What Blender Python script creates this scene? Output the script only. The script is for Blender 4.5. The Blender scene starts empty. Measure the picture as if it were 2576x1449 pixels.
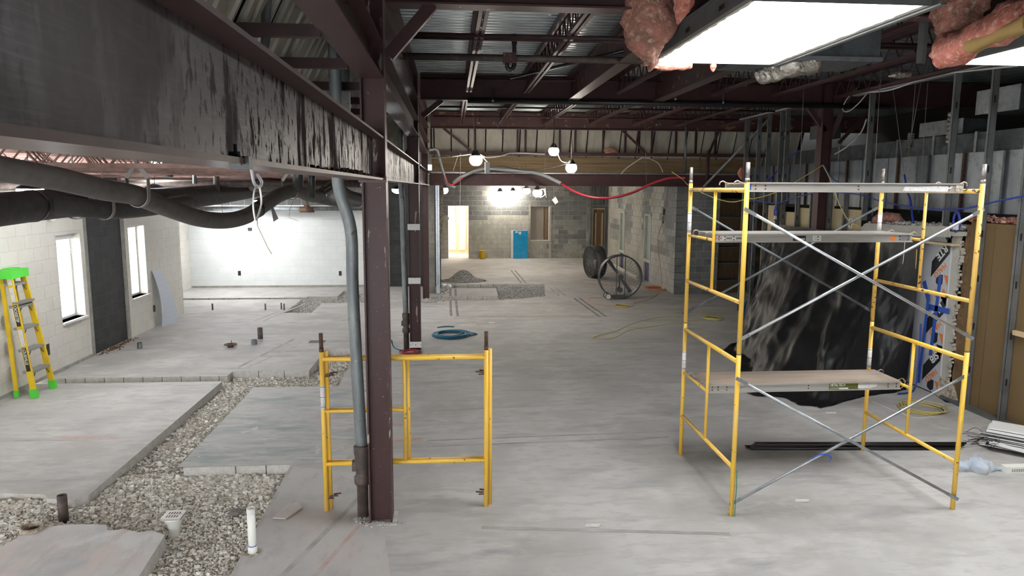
import bpy, bmesh, math, random
import numpy as np
from mathutils import Vector, Matrix
from mathutils.geometry import tessellate_polygon

random.seed(7); np.random.seed(7)
SC = bpy.context.scene
COL = SC.collection

# ------------------------------------------------------------------ camera
W, H = 2576, 1449
F, YAW, PITCH, ROLL, CZ = 1809.84, 0.0848, 0.1380, 0.0048, 2.9692
_f = Vector((math.sin(YAW)*math.cos(PITCH), math.cos(YAW)*math.cos(PITCH), -math.sin(PITCH)))
_r0 = Vector((math.cos(YAW), -math.sin(YAW), 0)); _u0 = _r0.cross(_f)
_r = _r0*math.cos(ROLL) + _u0*math.sin(ROLL); _u = _u0*math.cos(ROLL) - _r0*math.sin(ROLL)
CAM = Vector((0, 0, CZ))
cd = bpy.data.cameras.new('camera'); co = bpy.data.objects.new('camera', cd); COL.objects.link(co)
cd.sensor_width = 36; cd.lens = F/W*36; cd.clip_start = 0.05; cd.clip_end = 200
co.matrix_world = Matrix(((_r.x, _u.x, -_f.x, 0), (_r.y, _u.y, -_f.y, 0), (_r.z, _u.z, -_f.z, CZ), (0, 0, 0, 1)))
SC.camera = co
def ray(x, y): return _f + _r*((x-W/2)/F) - _u*((y-H/2)/F)
def PY(x, y, Y): d = ray(x, y); return CAM + d*(Y/d.y)          # survey helpers: a sight line met at a known distance
def PX(x, y, X): d = ray(x, y); return CAM + d*(X/d.x)
def PZ(x, y, z=0.0): d = ray(x, y); return CAM + d*((z-CZ)/d.z)

# ------------------------------------------------------------------ world, exposure
wd = bpy.data.worlds.new('overcast_sky'); SC.world = wd; wd.use_nodes = True
wd.node_tree.nodes['Background'].inputs[0].default_value = (0.93, 0.97, 1.0, 1)
wd.node_tree.nodes['Background'].inputs[1].default_value = 12.0
SC.view_settings.view_transform = 'Standard'; SC.view_settings.look = 'None'
SC.view_settings.exposure = 0.15; SC.view_settings.gamma = 1.0; SC.view_settings.use_curve_mapping = False
SKY_L, BULB_L, LED_L = 15.0, 120.0, 165.0
SC.cycles.use_light_tree = False; SC.cycles.use_adaptive_sampling = True; SC.cycles.adaptive_threshold = 0.12
SC.cycles.max_bounces = 5; SC.cycles.diffuse_bounces = 3; SC.cycles.glossy_bounces = 2; SC.cycles.transmission_bounces = 4; SC.cycles.transparent_max_bounces = 6
SC.cycles.caustics_reflective = False; SC.cycles.caustics_refractive = False; SC.cycles.sample_clamp_indirect = 6.0

# ------------------------------------------------------------------ materials
MATS = {}
def mat(name, col, rough=0.6, metal=0.0, noise=None, bump=None, spots=None, streak=None, emit=None, alpha=None, trans=0, rnd=0.0, coat=0, spec=None, spot_rough=None, mask=None):
    """noise=(scale,col2,lo,hi[,stretch]); bump=(scale,strength); spots=(scale,col,threshold[,stretch])"""
    if name in MATS: return MATS[name]
    m = bpy.data.materials.new(name); m.use_nodes = True
    nt = m.node_tree; N = nt.nodes; L = nt.links; b = N['Principled BSDF']
    b.inputs['Roughness'].default_value = rough; b.inputs['Metallic'].default_value = metal
    geo = N.new('ShaderNodeNewGeometry')
    def vec(st):
        if not st: return geo.outputs['Position']
        mp = N.new('ShaderNodeMapping'); L.new(geo.outputs['Position'], mp.inputs[0]); mp.inputs['Scale'].default_value = st
        return mp.outputs[0]
    def ramp(sc, lo, hi, st=None, det=4, rg=0.6):
        n = N.new('ShaderNodeTexNoise'); n.inputs['Scale'].default_value = sc; n.inputs['Detail'].default_value = det; n.inputs['Roughness'].default_value = rg
        L.new(vec(st), n.inputs['Vector'])
        r = N.new('ShaderNodeMapRange'); r.inputs[1].default_value = lo; r.inputs[2].default_value = hi
        L.new(n.outputs[0], r.inputs[0]); return r.outputs[0]
    cur = None; sfac = None
    def mixc(fac, c2):
        nonlocal cur
        mx = N.new('ShaderNodeMixRGB'); mx.inputs[2].default_value = (*c2, 1)
        if cur is None: mx.inputs[1].default_value = (*col, 1)
        else: L.new(cur, mx.inputs[1])
        L.new(fac, mx.inputs[0]); cur = mx.outputs[0]
    for nz in ([noise] if isinstance(noise, tuple) else (noise or [])):
        mixc(ramp(nz[0], nz[2], nz[3], nz[4] if len(nz) > 4 else None), nz[1])
    for sp in ([spots] if isinstance(spots, tuple) else (spots or [])):
        fc = ramp(sp[0], sp[2], sp[2]+(sp[4] if len(sp) > 4 else 0.03), sp[3] if len(sp) > 3 else None, 4)
        if mask:                                            # rust gathers along one stretch of the member
            sx = N.new('ShaderNodeSeparateXYZ'); L.new(geo.outputs['Position'], sx.inputs[0]); mk = N.new('ShaderNodeMapRange'); mk.inputs[1].default_value = mask[0]; mk.inputs[2].default_value = mask[1]; mk.inputs[3].default_value = .12
            L.new(sx.outputs[1], mk.inputs[0]); ml = N.new('ShaderNodeMath'); ml.operation = 'MULTIPLY'; L.new(fc, ml.inputs[0]); L.new(mk.outputs[0], ml.inputs[1]); fc = ml.outputs[0]
        mixc(fc, sp[1])
        if spot_rough:
            if sfac is None: sfac = fc
            else:
                mm = N.new('ShaderNodeMath'); mm.operation = 'MAXIMUM'; L.new(sfac, mm.inputs[0]); L.new(fc, mm.inputs[1]); sfac = mm.outputs[0]
    if spot_rough and sfac:
        mr = N.new('ShaderNodeMapRange'); mr.inputs[3].default_value = rough; mr.inputs[4].default_value = spot_rough; L.new(sfac, mr.inputs[0]); L.new(mr.outputs[0], b.inputs['Roughness'])
        mr = N.new('ShaderNodeMapRange'); mr.inputs[3].default_value = .22; mr.inputs[4].default_value = .04; L.new(sfac, mr.inputs[0]); L.new(mr.outputs[0], b.inputs['Specular IOR Level'])
    if spec is not None: b.inputs['Specular IOR Level'].default_value = spec
    if rnd:
        oi = N.new('ShaderNodeObjectInfo'); mr = N.new('ShaderNodeMapRange'); mr.inputs[3].default_value = 1-rnd; mr.inputs[4].default_value = 1+rnd
        L.new(oi.outputs['Random'], mr.inputs[0])
        mx = N.new('ShaderNodeMixRGB'); mx.blend_type = 'MULTIPLY'; mx.inputs[0].default_value = 1
        if cur is None: mx.inputs[1].default_value = (*col, 1)
        else: L.new(cur, mx.inputs[1])
        L.new(mr.outputs[0], mx.inputs[2]); cur = mx.outputs[0]
    if cur is None: b.inputs['Base Color'].default_value = (*col, 1)
    else: L.new(cur, b.inputs['Base Color'])
    if bump:
        n = N.new('ShaderNodeTexNoise'); n.inputs['Scale'].default_value = bump[0]; n.inputs['Detail'].default_value = 5
        L.new(vec(bump[2] if len(bump) > 2 else None), n.inputs['Vector'])
        bp = N.new('ShaderNodeBump'); bp.inputs['Strength'].default_value = bump[1]; bp.inputs['Distance'].default_value = 0.02
        L.new(n.outputs[0], bp.inputs['Height']); L.new(bp.outputs[0], b.inputs['Normal'])
    if emit: b.inputs['Emission Color'].default_value = (*emit[0], 1); b.inputs['Emission Strength'].default_value = emit[1]
    if alpha is not None: b.inputs['Alpha'].default_value = alpha
    if trans: b.inputs['Transmission Weight'].default_value = trans
    if coat: b.inputs['Coat Weight'].default_value = coat
    MATS[name] = m; return m

BROWN = (0.072, 0.036, 0.036)
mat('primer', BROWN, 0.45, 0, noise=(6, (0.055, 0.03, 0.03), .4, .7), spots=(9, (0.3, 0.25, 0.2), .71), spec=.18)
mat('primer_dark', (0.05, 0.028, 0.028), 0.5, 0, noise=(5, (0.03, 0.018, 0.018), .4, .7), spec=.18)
mat('primer_scraped', BROWN, 0.42, 0, noise=(4, (0.06, 0.033, 0.032), .4, .7), spots=[(3, (0.36, 0.3, 0.25), .66, (4, 4, .7)), (45, (0.3, .27, .25), .69)], spec=.18)
mat('primer_blotch', (0.088, .046, .044), 0.5, 0, noise=(5, (0.07, 0.04, 0.04), .4, .7), spots=(6, (0.24, .15, .07), .6), spec=.18)
mat('beam_web', (0.078, 0.061, 0.065), 0.42, 0.1, noise=[(1.5, (0.042, 0.031, 0.033), .42, .62), (30, (.095, .076, .08), .5, .75, (.2, .2, 3))], spot_rough=.85, mask=(1.3, 2.7),
    spots=[(4.0, (0.026, 0.016, 0.015), .56, (1, 1, .33), .09), (13, (0.026, 0.016, 0.014), .54, (1, 1, .40), .08), (33, (.03, .018, .015), .57, (1, 1, .5), .08), (3.1, (0.08, .035, .02), .66, (1, 1, .6), .08)])
mat('flange', (0.095, 0.058, 0.055), 0.42, 0.05, noise=(9, (0.07, 0.045, 0.04), .4, .7), spec=.18)
mat('yellow', (0.86, 0.52, 0.055), 0.42, 0, noise=(3, (0.78, 0.50, 0.12), .4, .7), spots=[(22, (0.12, 0.05, 0.02), .66)])
mat('yellow_worn', (0.80, 0.49, 0.10), 0.45, 0, noise=(4, (0.70, 0.42, 0.12), .4, .7), spots=[(16, (0.10, 0.045, 0.02), .60)])
mat('tag_white', (0.72, 0.70, 0.68), 0.5, 0, noise=(30, (.5, .48, .45), .5, .7))
mat('rust', (0.13, 0.065, 0.04), 0.75, 0.2, noise=(30, (.06, .035, .025), .4, .6))
mat('pin_steel', (0.33, .30, .28), 0.5, .6, noise=(30, (.16, .11, .08), .5, .65))
mat('galv', (0.40, 0.42, 0.44), 0.42, 0.7, noise=(9, (.28, .30, .32), .4, .65))
mat('galv_bright', (0.62, 0.65, 0.68), 0.3, 0.75, noise=(9, (.5, .52, .55), .4, .65))
mat('galv_dull', (0.15, 0.165, 0.175), 0.5, 0.5, noise=(5, (.09, .10, .105), .4, .65))
mat('galv_pipe', (0.25, 0.27, 0.275), 0.55, 0.35, noise=[(7, (.16, .175, .18), .4, .6, (1, 1, .3))], spots=[(40, (.45, .46, .46), .67), (8, (.13, .12, .08), .64)])
mat('iron_pipe', (0.075, 0.06, 0.055), 0.6, .3, noise=(15, (.14, .1, .08), .45, .7))
mat('galv_panel', (0.185, 0.20, 0.225), 0.42, 0.55, noise=[(2.2, (.27, .295, .32), .42, .62, (1, 1, .25)), (9, (.17, .18, .19), .52, .7)])
mat('stud', (0.17, 0.178, 0.178), 0.5, 0.4, noise=(3, (.12, .125, .12), .4, .65))
mat('stud_light', (0.45, 0.47, 0.47), 0.4, 0.5)
mat('alu', (0.48, 0.46, 0.43), 0.42, 0.35, noise=(4, (.38, .35, .31), .4, .65, (.3, 1, 4)), spots=(14, (.22, .19, .15), .68))
mat('plank_ply', (0.44, 0.35, 0.28), 0.8, 0, noise=[(3, (.34, .26, .20), .4, .65, (.35, 3, 1)), (12, (.40, .36, .32), .5, .7, (.3, 3, 1))], spots=(7, (.16, .15, .14), .71))
CONC = (0.455, 0.445, 0.43)
mat('floor', CONC, 0.66, 0, noise=[(0.5, (0.34, 0.325, 0.30), .42, .64), (1.4, (0.50, .485, .465), .46, .66), (2.6, (.31, .305, .295), .52, .70, (.45, 1.5, 1)), (8, (0.40, .375, .345), .5, .66, (.5, 1.2, 1))],
    spots=[(34, (.30, .285, .265), .69), (6, (.30, .30, .30), .70, (.35, 1.3, 1)), (3.5, (.52, .505, .49), .71, (.3, 1.6, 1))])
mat('floor_stain', (0.42, .42, .41), 0.65, 0, noise=[(1.5, (0.26, .30, .285), .44, .62, (.55, 1.3, 1)), (5.0, (.48, .46, .43), .46, .62, (.4, 1.4, 1)), (14, (.30, .31, .30), .52, .68, (.3, 1.6, 1)), (.9, (.46, .39, .37), .55, .75)], spots=(3, (.52, .50, .47), .64))
mat('floor_pink', (.54,.525,.51), 0.65, 0, noise=[(0.9, (0.58, .49, .455), .42, .62), (1.6, (.40, .42, .43), .50, .68, (1.3, .8, 1)), (2.4, (.60, .59, .58), .5, .66), (4, (.47, .41, .39), .54, .70, (1.6, .5, 1))], spots=(40, (.33, .31, .29), .68))
mat('floor_dust', CONC, 0.66, 0, noise=[(0.9, (0.49, .435, .41), .46, .66), (1.6, (.36, .365, .365), .50, .68, (1.3, .8, 1)), (2.4, (.48, .47, .455), .5, .68), (4, (.40, .36, .345), .54, .70, (1.6, .5, 1))], spots=(40, (.33, .31, .29), .69))
mat('slab_edge', (0.62, .60, .56), 0.85, 0, noise=(14, (.50, .48, .44), .4, .65), bump=(60, .5), spots=(30, (.36, .34, .31), .70))
mat('mark_dark', (0.16, .145, .13), 0.8, 0, noise=(8, (.30, .28, .25), .45, .6))
mat('mark_soft', (0.27, .25, .245), 0.8, 0, noise=(2, (.42, .40, .375), .35, .6))
mat('mark_red', (0.44, .28, .24), 0.8, 0, noise=(5, (.45, .41, .375), .35, .6))
mat('kerf', (0.12, .11, .10), 0.9)
mat('gravel', (0.62, .59, .53), 0.85, 0)
_n = MATS['gravel'].node_tree; _g = _n.nodes.new('ShaderNodeNewGeometry'); _c = _n.nodes.new('ShaderNodeValToRGB')
_e = _c.color_ramp.elements; _e[0].color = (.32, .29, .24, 1); _e[1].color = (.90, .88, .84, 1)
for _p, _k in ((.22, (.53, .48, .40, 1)), (.5, (.66, .62, .55, 1)), (.8, (.76, .73, .67, 1))): _q = _e.new(_p); _q.color = _k
_n.links.new(_g.outputs['Random Per Island'], _c.inputs[0]); _n.links.new(_c.outputs[0], _n.nodes['Principled BSDF'].inputs['Base Color'])
mat('gravel_bed', (0.40, .37, .32), 0.95, 0, noise=[(20, (.42, .39, .34), .4, .6), (60, (.2, .18, .15), .45, .65)], bump=(60, .8))
mat('rubble', (0.55, .54, .51), 0.9, 0, noise=(20, (.32, .31, .29), .4, .65))
mat('rubble_dark', (0.035, .025, .02), 0.9, 0, noise=(30, (.08, .055, .045), .4, .65))
mat('cmu_white', (0.70, .675, .61), 0.6, 0, noise=(3, (.66, .63, .56), .4, .7), rnd=.025)
mat('cmu_white2', (0.78, .80, .78), 0.55, 0, noise=(3, (.74, .76, .74), .4, .7), rnd=.02, spots=(5, (.5, .48, .45), .76))
mat('mortar_white', (0.60, .575, .52), 0.8)
mat('mortar_white2', (0.69, .71, .69), 0.8)
mat('cmu_black', (0.028, .028, .030), 0.75, 0, noise=[(4, (.045, .045, .045), .4, .7)], bump=(60, .3), rnd=.12, spots=[(35, (.12, .12, .11), .70), (6, (.10, .095, .085), .76)])
mat('mortar_black', (0.07, .07, .068), 0.9)
mat('cmu_grey', (0.235, .235, .215), 0.85, 0, noise=[(1.2, (.36, .345, .30), .45, .62), (9, (.18, .18, .165), .5, .75)], bump=(60, .35), rnd=.13)
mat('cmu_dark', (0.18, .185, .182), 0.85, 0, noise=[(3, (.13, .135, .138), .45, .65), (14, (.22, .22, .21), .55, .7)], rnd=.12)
mat('cmu_plaster', (0.40, .385, .335), 0.8, 0, noise=[(1.0, (.30, .295, .26), .42, .6), (7, (.44, .43, .39), .5, .7, (1, 1, .5))], rnd=.03)
mat('mortar_grey', (0.36, .345, .305), 0.9, 0, noise=(8, (.28, .27, .24), .4, .6))
mat('siding', (0.50, .475, .40), 0.55, 0, noise=[(3, (.40, .375, .31), .42, .66, (1, 1, .2)), (9, (.52, .51, .47), .5, .7, (1, 1, .15))], rnd=.06)
mat('siding_gap', (0.02, .019, .018), 0.9)
mat('deck', (0.34, .37, .375), 0.33, 0.75, noise=(2.5, (.25, .27, .275), .4, .7))
mat('deck_low', (0.42, .34, .30), 0.5, 0.2, noise=(3, (.3, .22, .19), .4, .7))
mat('joist_red', (0.24, .135, .105), 0.55, 0, noise=(8, (.15, .08, .065), .4, .65))
mat('foam_black', (0.032, .030, .030), 0.62, 0, noise=(12, (.05, .046, .043), .4, .65))
mat('foam_grey', (0.105, .098, .091), 0.6, 0, noise=(8, (.075, .07, .065), .4, .65))
mat('tape_black', (0.012, .012, .012), 0.3)
mat('hanger', (0.30, .29, .27), 0.5, .6)
mat('ptrap', (0.02, .02, .02), 0.35)
mat('wood', (0.20, .135, .068), 0.75, 0, noise=[(2, (.13, .085, .04), .4, .66, (.5, 1, 9))])
mat('wood_pale', (0.62, .45, .26), 0.75, 0, noise=(4, (.52, .36, .19), .4, .65, (4, 4, .4)))
mat('wood_door', (0.17, .105, .05), 0.6, 0, noise=(5, (.12, .07, .03), .4, .65, (4, 4, .4)))
mat('ply_wall', (0.165, .105, .044), 0.8, 0, noise=[(1.2, (.15, .095, .04), .42, .66, (1, .6, 2)), (16, (.16, .10, .04), .5, .7)])
mat('drywall_cream', (0.55, .45, .27), 0.8, 0, noise=(2, (.48, .385, .22), .4, .65))
mat('drywall_white', (0.68, .66, .60), 0.7, 0, noise=(6, (.6, .58, .52), .45, .7))
mat('drywall_dim', (0.46, .44, .385), 0.75, 0, noise=(6, (.38, .36, .31), .45, .7))
mat('foam_white', (0.50, .505, .53), 0.5)
mat('drywall_warm', (0.72, .64, .54), 0.8)
mat('broken', (0.50, .46, .38), 0.95, 0, noise=(18, (.28, .2, .13), .42, .62), bump=(30, 1))
mat('brown_tear', (0.22, .125, .06), 0.95, 0, noise=(9, (.12, .07, .035), .4, .62), bump=(25, .8))
mat('panel_taupe', (0.24, .21, .17), 0.6)
mat('door_blue', (0.05, .045, .13), 0.5)
mat('window_sash', (0.30, .36, .32), 0.5)
mat('paint_greenish', (0.48, .485, .41), 0.6, 0, noise=(5, (.40, .41, .36), .45, .7))
mat('drywall_blue', (0.58, .62, .68), 0.6)
mat('string_green', (0.02, .22, .07), 0.6)
mat('white_plastic', (0.78, .78, .76), 0.35)
mat('pvc', (0.80, .80, .74), 0.32, 0, noise=(5, (.72, .71, .64), .45, .7))
mat('frame_white', (0.75, .75, .73), 0.4)
mat('frame_alu', (0.55, .56, .57), 0.35, .5)
gm = bpy.data.materials.new('glass'); gm.use_nodes = True; MATS['glass'] = gm
_nt = gm.node_tree; _nt.nodes.clear(); _o = _nt.nodes.new('ShaderNodeOutputMaterial'); _mx = _nt.nodes.new('ShaderNodeMixShader'); _mx.inputs[0].default_value = .06
_tb = _nt.nodes.new('ShaderNodeBsdfTransparent'); _gl = _nt.nodes.new('ShaderNodeBsdfGlossy'); _gl.inputs['Roughness'].default_value = .02
_nt.links.new(_tb.outputs[0], _mx.inputs[1]); _nt.links.new(_gl.outputs[0], _mx.inputs[2]); _nt.links.new(_mx.outputs[0], _o.inputs[0])
mat('ladder_yellow', (0.78, .53, .02), 0.4, 0, noise=(5, (.66, .44, .02), .45, .7))
mat('ladder_green', (0.10, .62, .06), 0.4)
mat('ladder_step', (0.30, .30, .29), 0.45, .4)
mat('black', (0.012, .012, .013), 0.45)
mat('ink', (0.015, .015, .018), 0.6)
mat('white_ink', (0.78, .78, .76), 0.6)
mat('orange_ink', (0.72, .20, .04), 0.6)
mat('olive_ink', (0.10, .11, .02), 0.5)
mat('blue_film', (0.0, .30, .62), 0.18, .35, noise=(3, (.02, .42, .75), .45, .65), bump=(6, .25), coat=.6)
mat('bucket_yellow', (0.72, .48, .03), 0.4)
mat('tarp', (0.009, .009, .0095), 0.45, 0, noise=(2.5, (.015, .0148, .0145), .42, .65), bump=(9, .2), spec=.32)
mat('tape_blue', (0.03, .09, .42), 0.55)
mat('cable_blue', (0.025, .05, .32), 0.45)
mat('cable_white', (0.62, .60, .55), 0.45)
mat('cable_yellow', (0.55, .46, .14), 0.45)
mat('cable_orange', (0.50, .20, .07), 0.5)
mat('cable_red', (0.32, .014, .03), 0.4)
mat('cable_grey', (0.20, .215, .22), 0.5)
mat('cable_black', (0.015, .015, .016), 0.5)
mat('hose_teal', (0.02, .15, .24), 0.4)
mat('wire', (0.34, .31, .27), 0.5, .4)
mat('fan_black', (0.04, .041, .042), 0.45, .2, noise=(1.6, (.10, .10, .097), .42, .62))
mat('fan_dust', (0.13, .13, .125), 0.7, 0, noise=(6, (.06, .06, .06), .4, .65))
mat('pink', (0.48, .165, .125), 0.95, 0, noise=[(9, (.40, .125, .085), .4, .62), (22, (.60, .33, .26), .5, .68)], bump=(35, 1.0))
mat('pink_dirty', (0.40, .165, .125), 0.95, 0, noise=[(8, (.22, .12, .08), .42, .62), (22, (.50, .34, .27), .52, .68)], bump=(35, 1.0))
mat('kraft', (0.25, .155, .045), 0.8)
mat('foil', (0.48, .46, .42), 0.3, .7, noise=(10, (.25, .22, .18), .42, .62), bump=(25, .9))
mat('clear_bag', (0.66, .76, .88), 0.2, 0, alpha=0.38, bump=(30, 1.0))
mat('blackness', (0.012, .0115, .011), 0.95)  # near-black, darkness of the right wing put into the colour
mat('skylight', (.9, .9, .9), .5, 0, emit=((0.96, 0.98, 1.0), SKY_L))
mat('bulb', (.9, .9, .9), .5, 0, emit=((1.0, 0.93, 0.82), BULB_L))
mat('led', (.9, .9, .9), .5, 0, emit=((0.96, 0.98, 1.0), LED_L))

# ------------------------------------------------------------------ mesh helpers
def V(*a): return Vector(a if len(a) > 1 else a[0])
class MB:
    def __init__(s): s.v = []; s.f = []
    def add(s, vs, fs):
        o = len(s.v); s.v += [tuple(p) for p in vs]; s.f += [tuple(i+o for i in q) for q in fs]; return s
    def box(s, x0, x1, y0, y1, z0, z1):
        return s.add([(x0,y0,z0),(x1,y0,z0),(x1,y1,z0),(x0,y1,z0),(x0,y0,z1),(x1,y0,z1),(x1,y1,z1),(x0,y1,z1)],
                     [(0,3,2,1),(4,5,6,7),(0,1,5,4),(1,2,6,5),(2,3,7,6),(3,0,4,7)])
    def bar(s, p, q, w, h, up=(0,0,1)):
        """rectangular bar from p to q, w across, h along up"""
        p, q = V(p), V(q); d = (q-p).normalized(); u = V(up)
        if abs(d.dot(u)) > .99: u = V((1,0,0))
        a = d.cross(u).normalized(); u = a.cross(d)
        vs = [e+a*(i*w/2)+u*(j*h/2) for e in (p, q) for i, j in ((-1,-1),(1,-1),(1,1),(-1,1))]
        return s.add(vs, [(0,1,2,3),(7,6,5,4),(0,4,5,1),(1,5,6,2),(2,6,7,3),(3,7,4,0)])
    def tube(s, pts, r, n=10, caps=True, rr=None):
        pts = [V(p) for p in pts]; m = len(pts)
        rs = rr or [r]*m
        t0 = (pts[1]-pts[0]).normalized(); a = t0.orthogonal().normalized(); vs = []
        for i, p in enumerate(pts):
            t = ((pts[min(i+1, m-1)]-pts[i]).normalized() + (pts[i]-pts[max(i-1, 0)]).normalized())
            t = t.normalized() if t.length > 1e-9 else t0
            a = (a - t*a.dot(t)); a = a.normalized() if a.length > 1e-6 else t.orthogonal().normalized()
            b = t.cross(a)
            for k in range(n):
                g = 2*math.pi*k/n; vs.append(p + (a*math.cos(g)+b*math.sin(g))*rs[i])
        fs = [(i*n+k, i*n+(k+1) % n, (i+1)*n+(k+1) % n, (i+1)*n+k) for i in range(m-1) for k in range(n)]
        if caps: fs += [tuple(range(n-1, -1, -1)), tuple(range((m-1)*n, m*n))]
        return s.add(vs, fs)
    def cyl(s, p, q, r, n=12, r2=None): return s.tube([p, q], r, n, True, [r, r if r2 is None else r2])
    def hollow(s, p, q, r, ri, n=16):
        """open tube with wall thickness"""
        p, q = V(p), V(q); d = (q-p).normalized(); a = d.orthogonal().normalized(); b = d.cross(a); vs = []
        for e, rad in ((p, r), (q, r), (q, ri), (p, ri)):
            for k in range(n):
                g = 2*math.pi*k/n; vs.append(e+(a*math.cos(g)+b*math.sin(g))*rad)
        return s.add(vs, [(j*n+k, j*n+(k+1) % n, ((j+1) % 4)*n+(k+1) % n, ((j+1) % 4)*n+k) for j in range(4) for k in range(n)])
    def ring(s, c, ax, R, r, n=32, m=8, a0=0, a1=2*math.pi):
        c, ax = V(c), V(ax).normalized(); a = ax.orthogonal().normalized(); b = ax.cross(a)
        full = abs(a1-a0-2*math.pi) < 1e-6; k = n if full else n+1; vs = []
        for i in range(k):
            g = a0+(a1-a0)*i/n; d = a*math.cos(g)+b*math.sin(g)
            for j in range(m):
                h = 2*math.pi*j/m; vs.append(c+d*(R+r*math.cos(h))+ax*(r*math.sin(h)))
        fs = [(i*m+j, ((i+1) % k)*m+j, ((i+1) % k)*m+(j+1) % m, i*m+(j+1) % m) for i in range(n) for j in range(m)]
        return s.add(vs, fs)
    def sphere(s, c, r, n=14, m=9, sc=(1,1,1)):
        c = V(c); vs = [c+V((0,0,r*sc[2]))]
        for i in range(1, m):
            t = math.pi*i/m
            for k in range(n):
                g = 2*math.pi*k/n; vs.append(c+V((r*sc[0]*math.sin(t)*math.cos(g), r*sc[1]*math.sin(t)*math.sin(g), r*sc[2]*math.cos(t))))
        vs.append(c-V((0,0,r*sc[2]))); e = len(vs)-1
        fs = [(0, 1+k, 1+(k+1) % n) for k in range(n)]
        fs += [(1+(i*n)+k, 1+(i+1)*n+k, 1+(i+1)*n+(k+1) % n, 1+i*n+(k+1) % n) for i in range(m-2) for k in range(n)]
        fs += [(e, 1+(m-2)*n+(k+1) % n, 1+(m-2)*n+k) for k in range(n)]
        return s.add(vs, fs)
    def poly(s, pts, vec):
        """flat outline extruded by vec"""
        pts = [V(p) for p in pts]; n = len(pts); vec = V(vec)
        tri = tessellate_polygon([pts])
        vs = pts+[p+vec for p in pts]
        fs = [tuple(t) for t in tri]+[(c+n, b+n, a+n) for a, b, c in tri]
        fs += [(i, (i+1) % n, (i+1) % n+n, i+n) for i in range(n)]
        return s.add(vs, fs)
    def lathe(s, c, prof, n=20, ax=(0,0,1)):
        c, ax = V(c), V(ax).normalized(); a = ax.orthogonal().normalized(); b = ax.cross(a)
        vs = [c+ax*z+(a*math.cos(2*math.pi*k/n)+b*math.sin(2*math.pi*k/n))*r for r, z in prof for k in range(n)]
        m = len(prof)
        fs = [(i*n+k, i*n+(k+1) % n, (i+1)*n+(k+1) % n, (i+1)*n+k) for i in range(m-1) for k in range(n)]
        fs += [tuple(range(n-1, -1, -1)), tuple(range((m-1)*n, m*n))]
        return s.add(vs, fs)
    def ibeam(s, p, q, h, w, tf=.014, tw=.010):
        """I-section, p and q on the underside centre line (horizontal)"""
        p, q = V(p), V(q)
        s.bar(p+V((0,0,tf/2)), q+V((0,0,tf/2)), w, tf); s.bar(p+V((0,0,h-tf/2)), q+V((0,0,h-tf/2)), w, tf)
        return s.bar(p+V((0,0,h/2)), q+V((0,0,h/2)), tw, h-2*tf)
    def mesh(s, name, smooth=False):
        me = bpy.data.meshes.new(name); me.from_pydata(s.v, [], s.f); me.update()
        bm = bmesh.new(); bm.from_mesh(me); bmesh.ops.recalc_face_normals(bm, faces=bm.faces); bm.to_mesh(me); bm.free()
        if smooth:
            me.polygons.foreach_set('use_smooth', [len(p.vertices) <= 4 for p in me.polygons])
        return me
    def obj(s, name, m, parent=None, smooth=False, kind=None, label=None):
        me = s.mesh(name, smooth); me.materials.append(MATS[m] if isinstance(m, str) else m)
        o = bpy.data.objects.new(name, me); COL.objects.link(o)
        if parent: o.parent = parent
        if kind: o['kind'] = kind
        if label: o['label'] = label
        return o
def thing(name, label, cat, group=None):
    o = bpy.data.objects.new(name, None); COL.objects.link(o); o.empty_display_size = .1
    o['label'] = label; o['category'] = cat
    if group: o['group'] = group
    return o
def tag(o, label, cat, group=None):
    o['label'] = label; o['category'] = cat
    if group: o['group'] = group
    return o
def struct(o, label=None):
    o['kind'] = 'structure'
    if label: o['label'] = label
    return o
def curve(pts, n=8):
    """Catmull-Rom through points"""
    P = [V(p) for p in pts]; out = []
    for i in range(len(P)-1):
        a, b, c, d = P[max(i-1, 0)], P[i], P[i+1], P[min(i+2, len(P)-1)]
        for k in range(n):
            t = k/n
            out.append(.5*((2*b)+(c-a)*t+(2*a-5*b+4*c-d)*t*t+(3*b-a-3*c+d)*t**3))
    return out+[P[-1]]
def text(s, size, m, parent, origin, right, up, name='lettering', ext=.0012, bold=0.0, sx=1.0):
    cu = bpy.data.curves.new(name, 'FONT'); cu.body = s; cu.size = size; cu.extrude = ext; cu.offset = bold
    t = bpy.data.objects.new(name+'_tmp', cu); COL.objects.link(t)
    dg = bpy.context.evaluated_depsgraph_get(); me = bpy.data.meshes.new_from_object(t.evaluated_get(dg))
    bpy.data.objects.remove(t); me.materials.clear(); me.materials.append(MATS[m])
    r, u = V(right).normalized(), V(up).normalized(); n = r.cross(u)
    o = bpy.data.objects.new(name, me); COL.objects.link(o); o.parent = parent
    og = V(origin)
    o.matrix_world = Matrix(((r.x*sx, u.x, n.x, og.x), (r.y*sx, u.y, n.y, og.y), (r.z*sx, u.z, n.z, og.z), (0,0,0,1)))
    return o
def quadpatch(mb, c, right, up, w, h, t=.0015):
    """a thin plate (label, tape) centred at c"""
    c, r, u = V(c), V(right).normalized(), V(up).normalized(); n = r.cross(u)
    return mb.poly([c-r*w/2-u*h/2, c+r*w/2-u*h/2, c+r*w/2+u*h/2, c-r*w/2+u*h/2], n*t)
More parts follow.
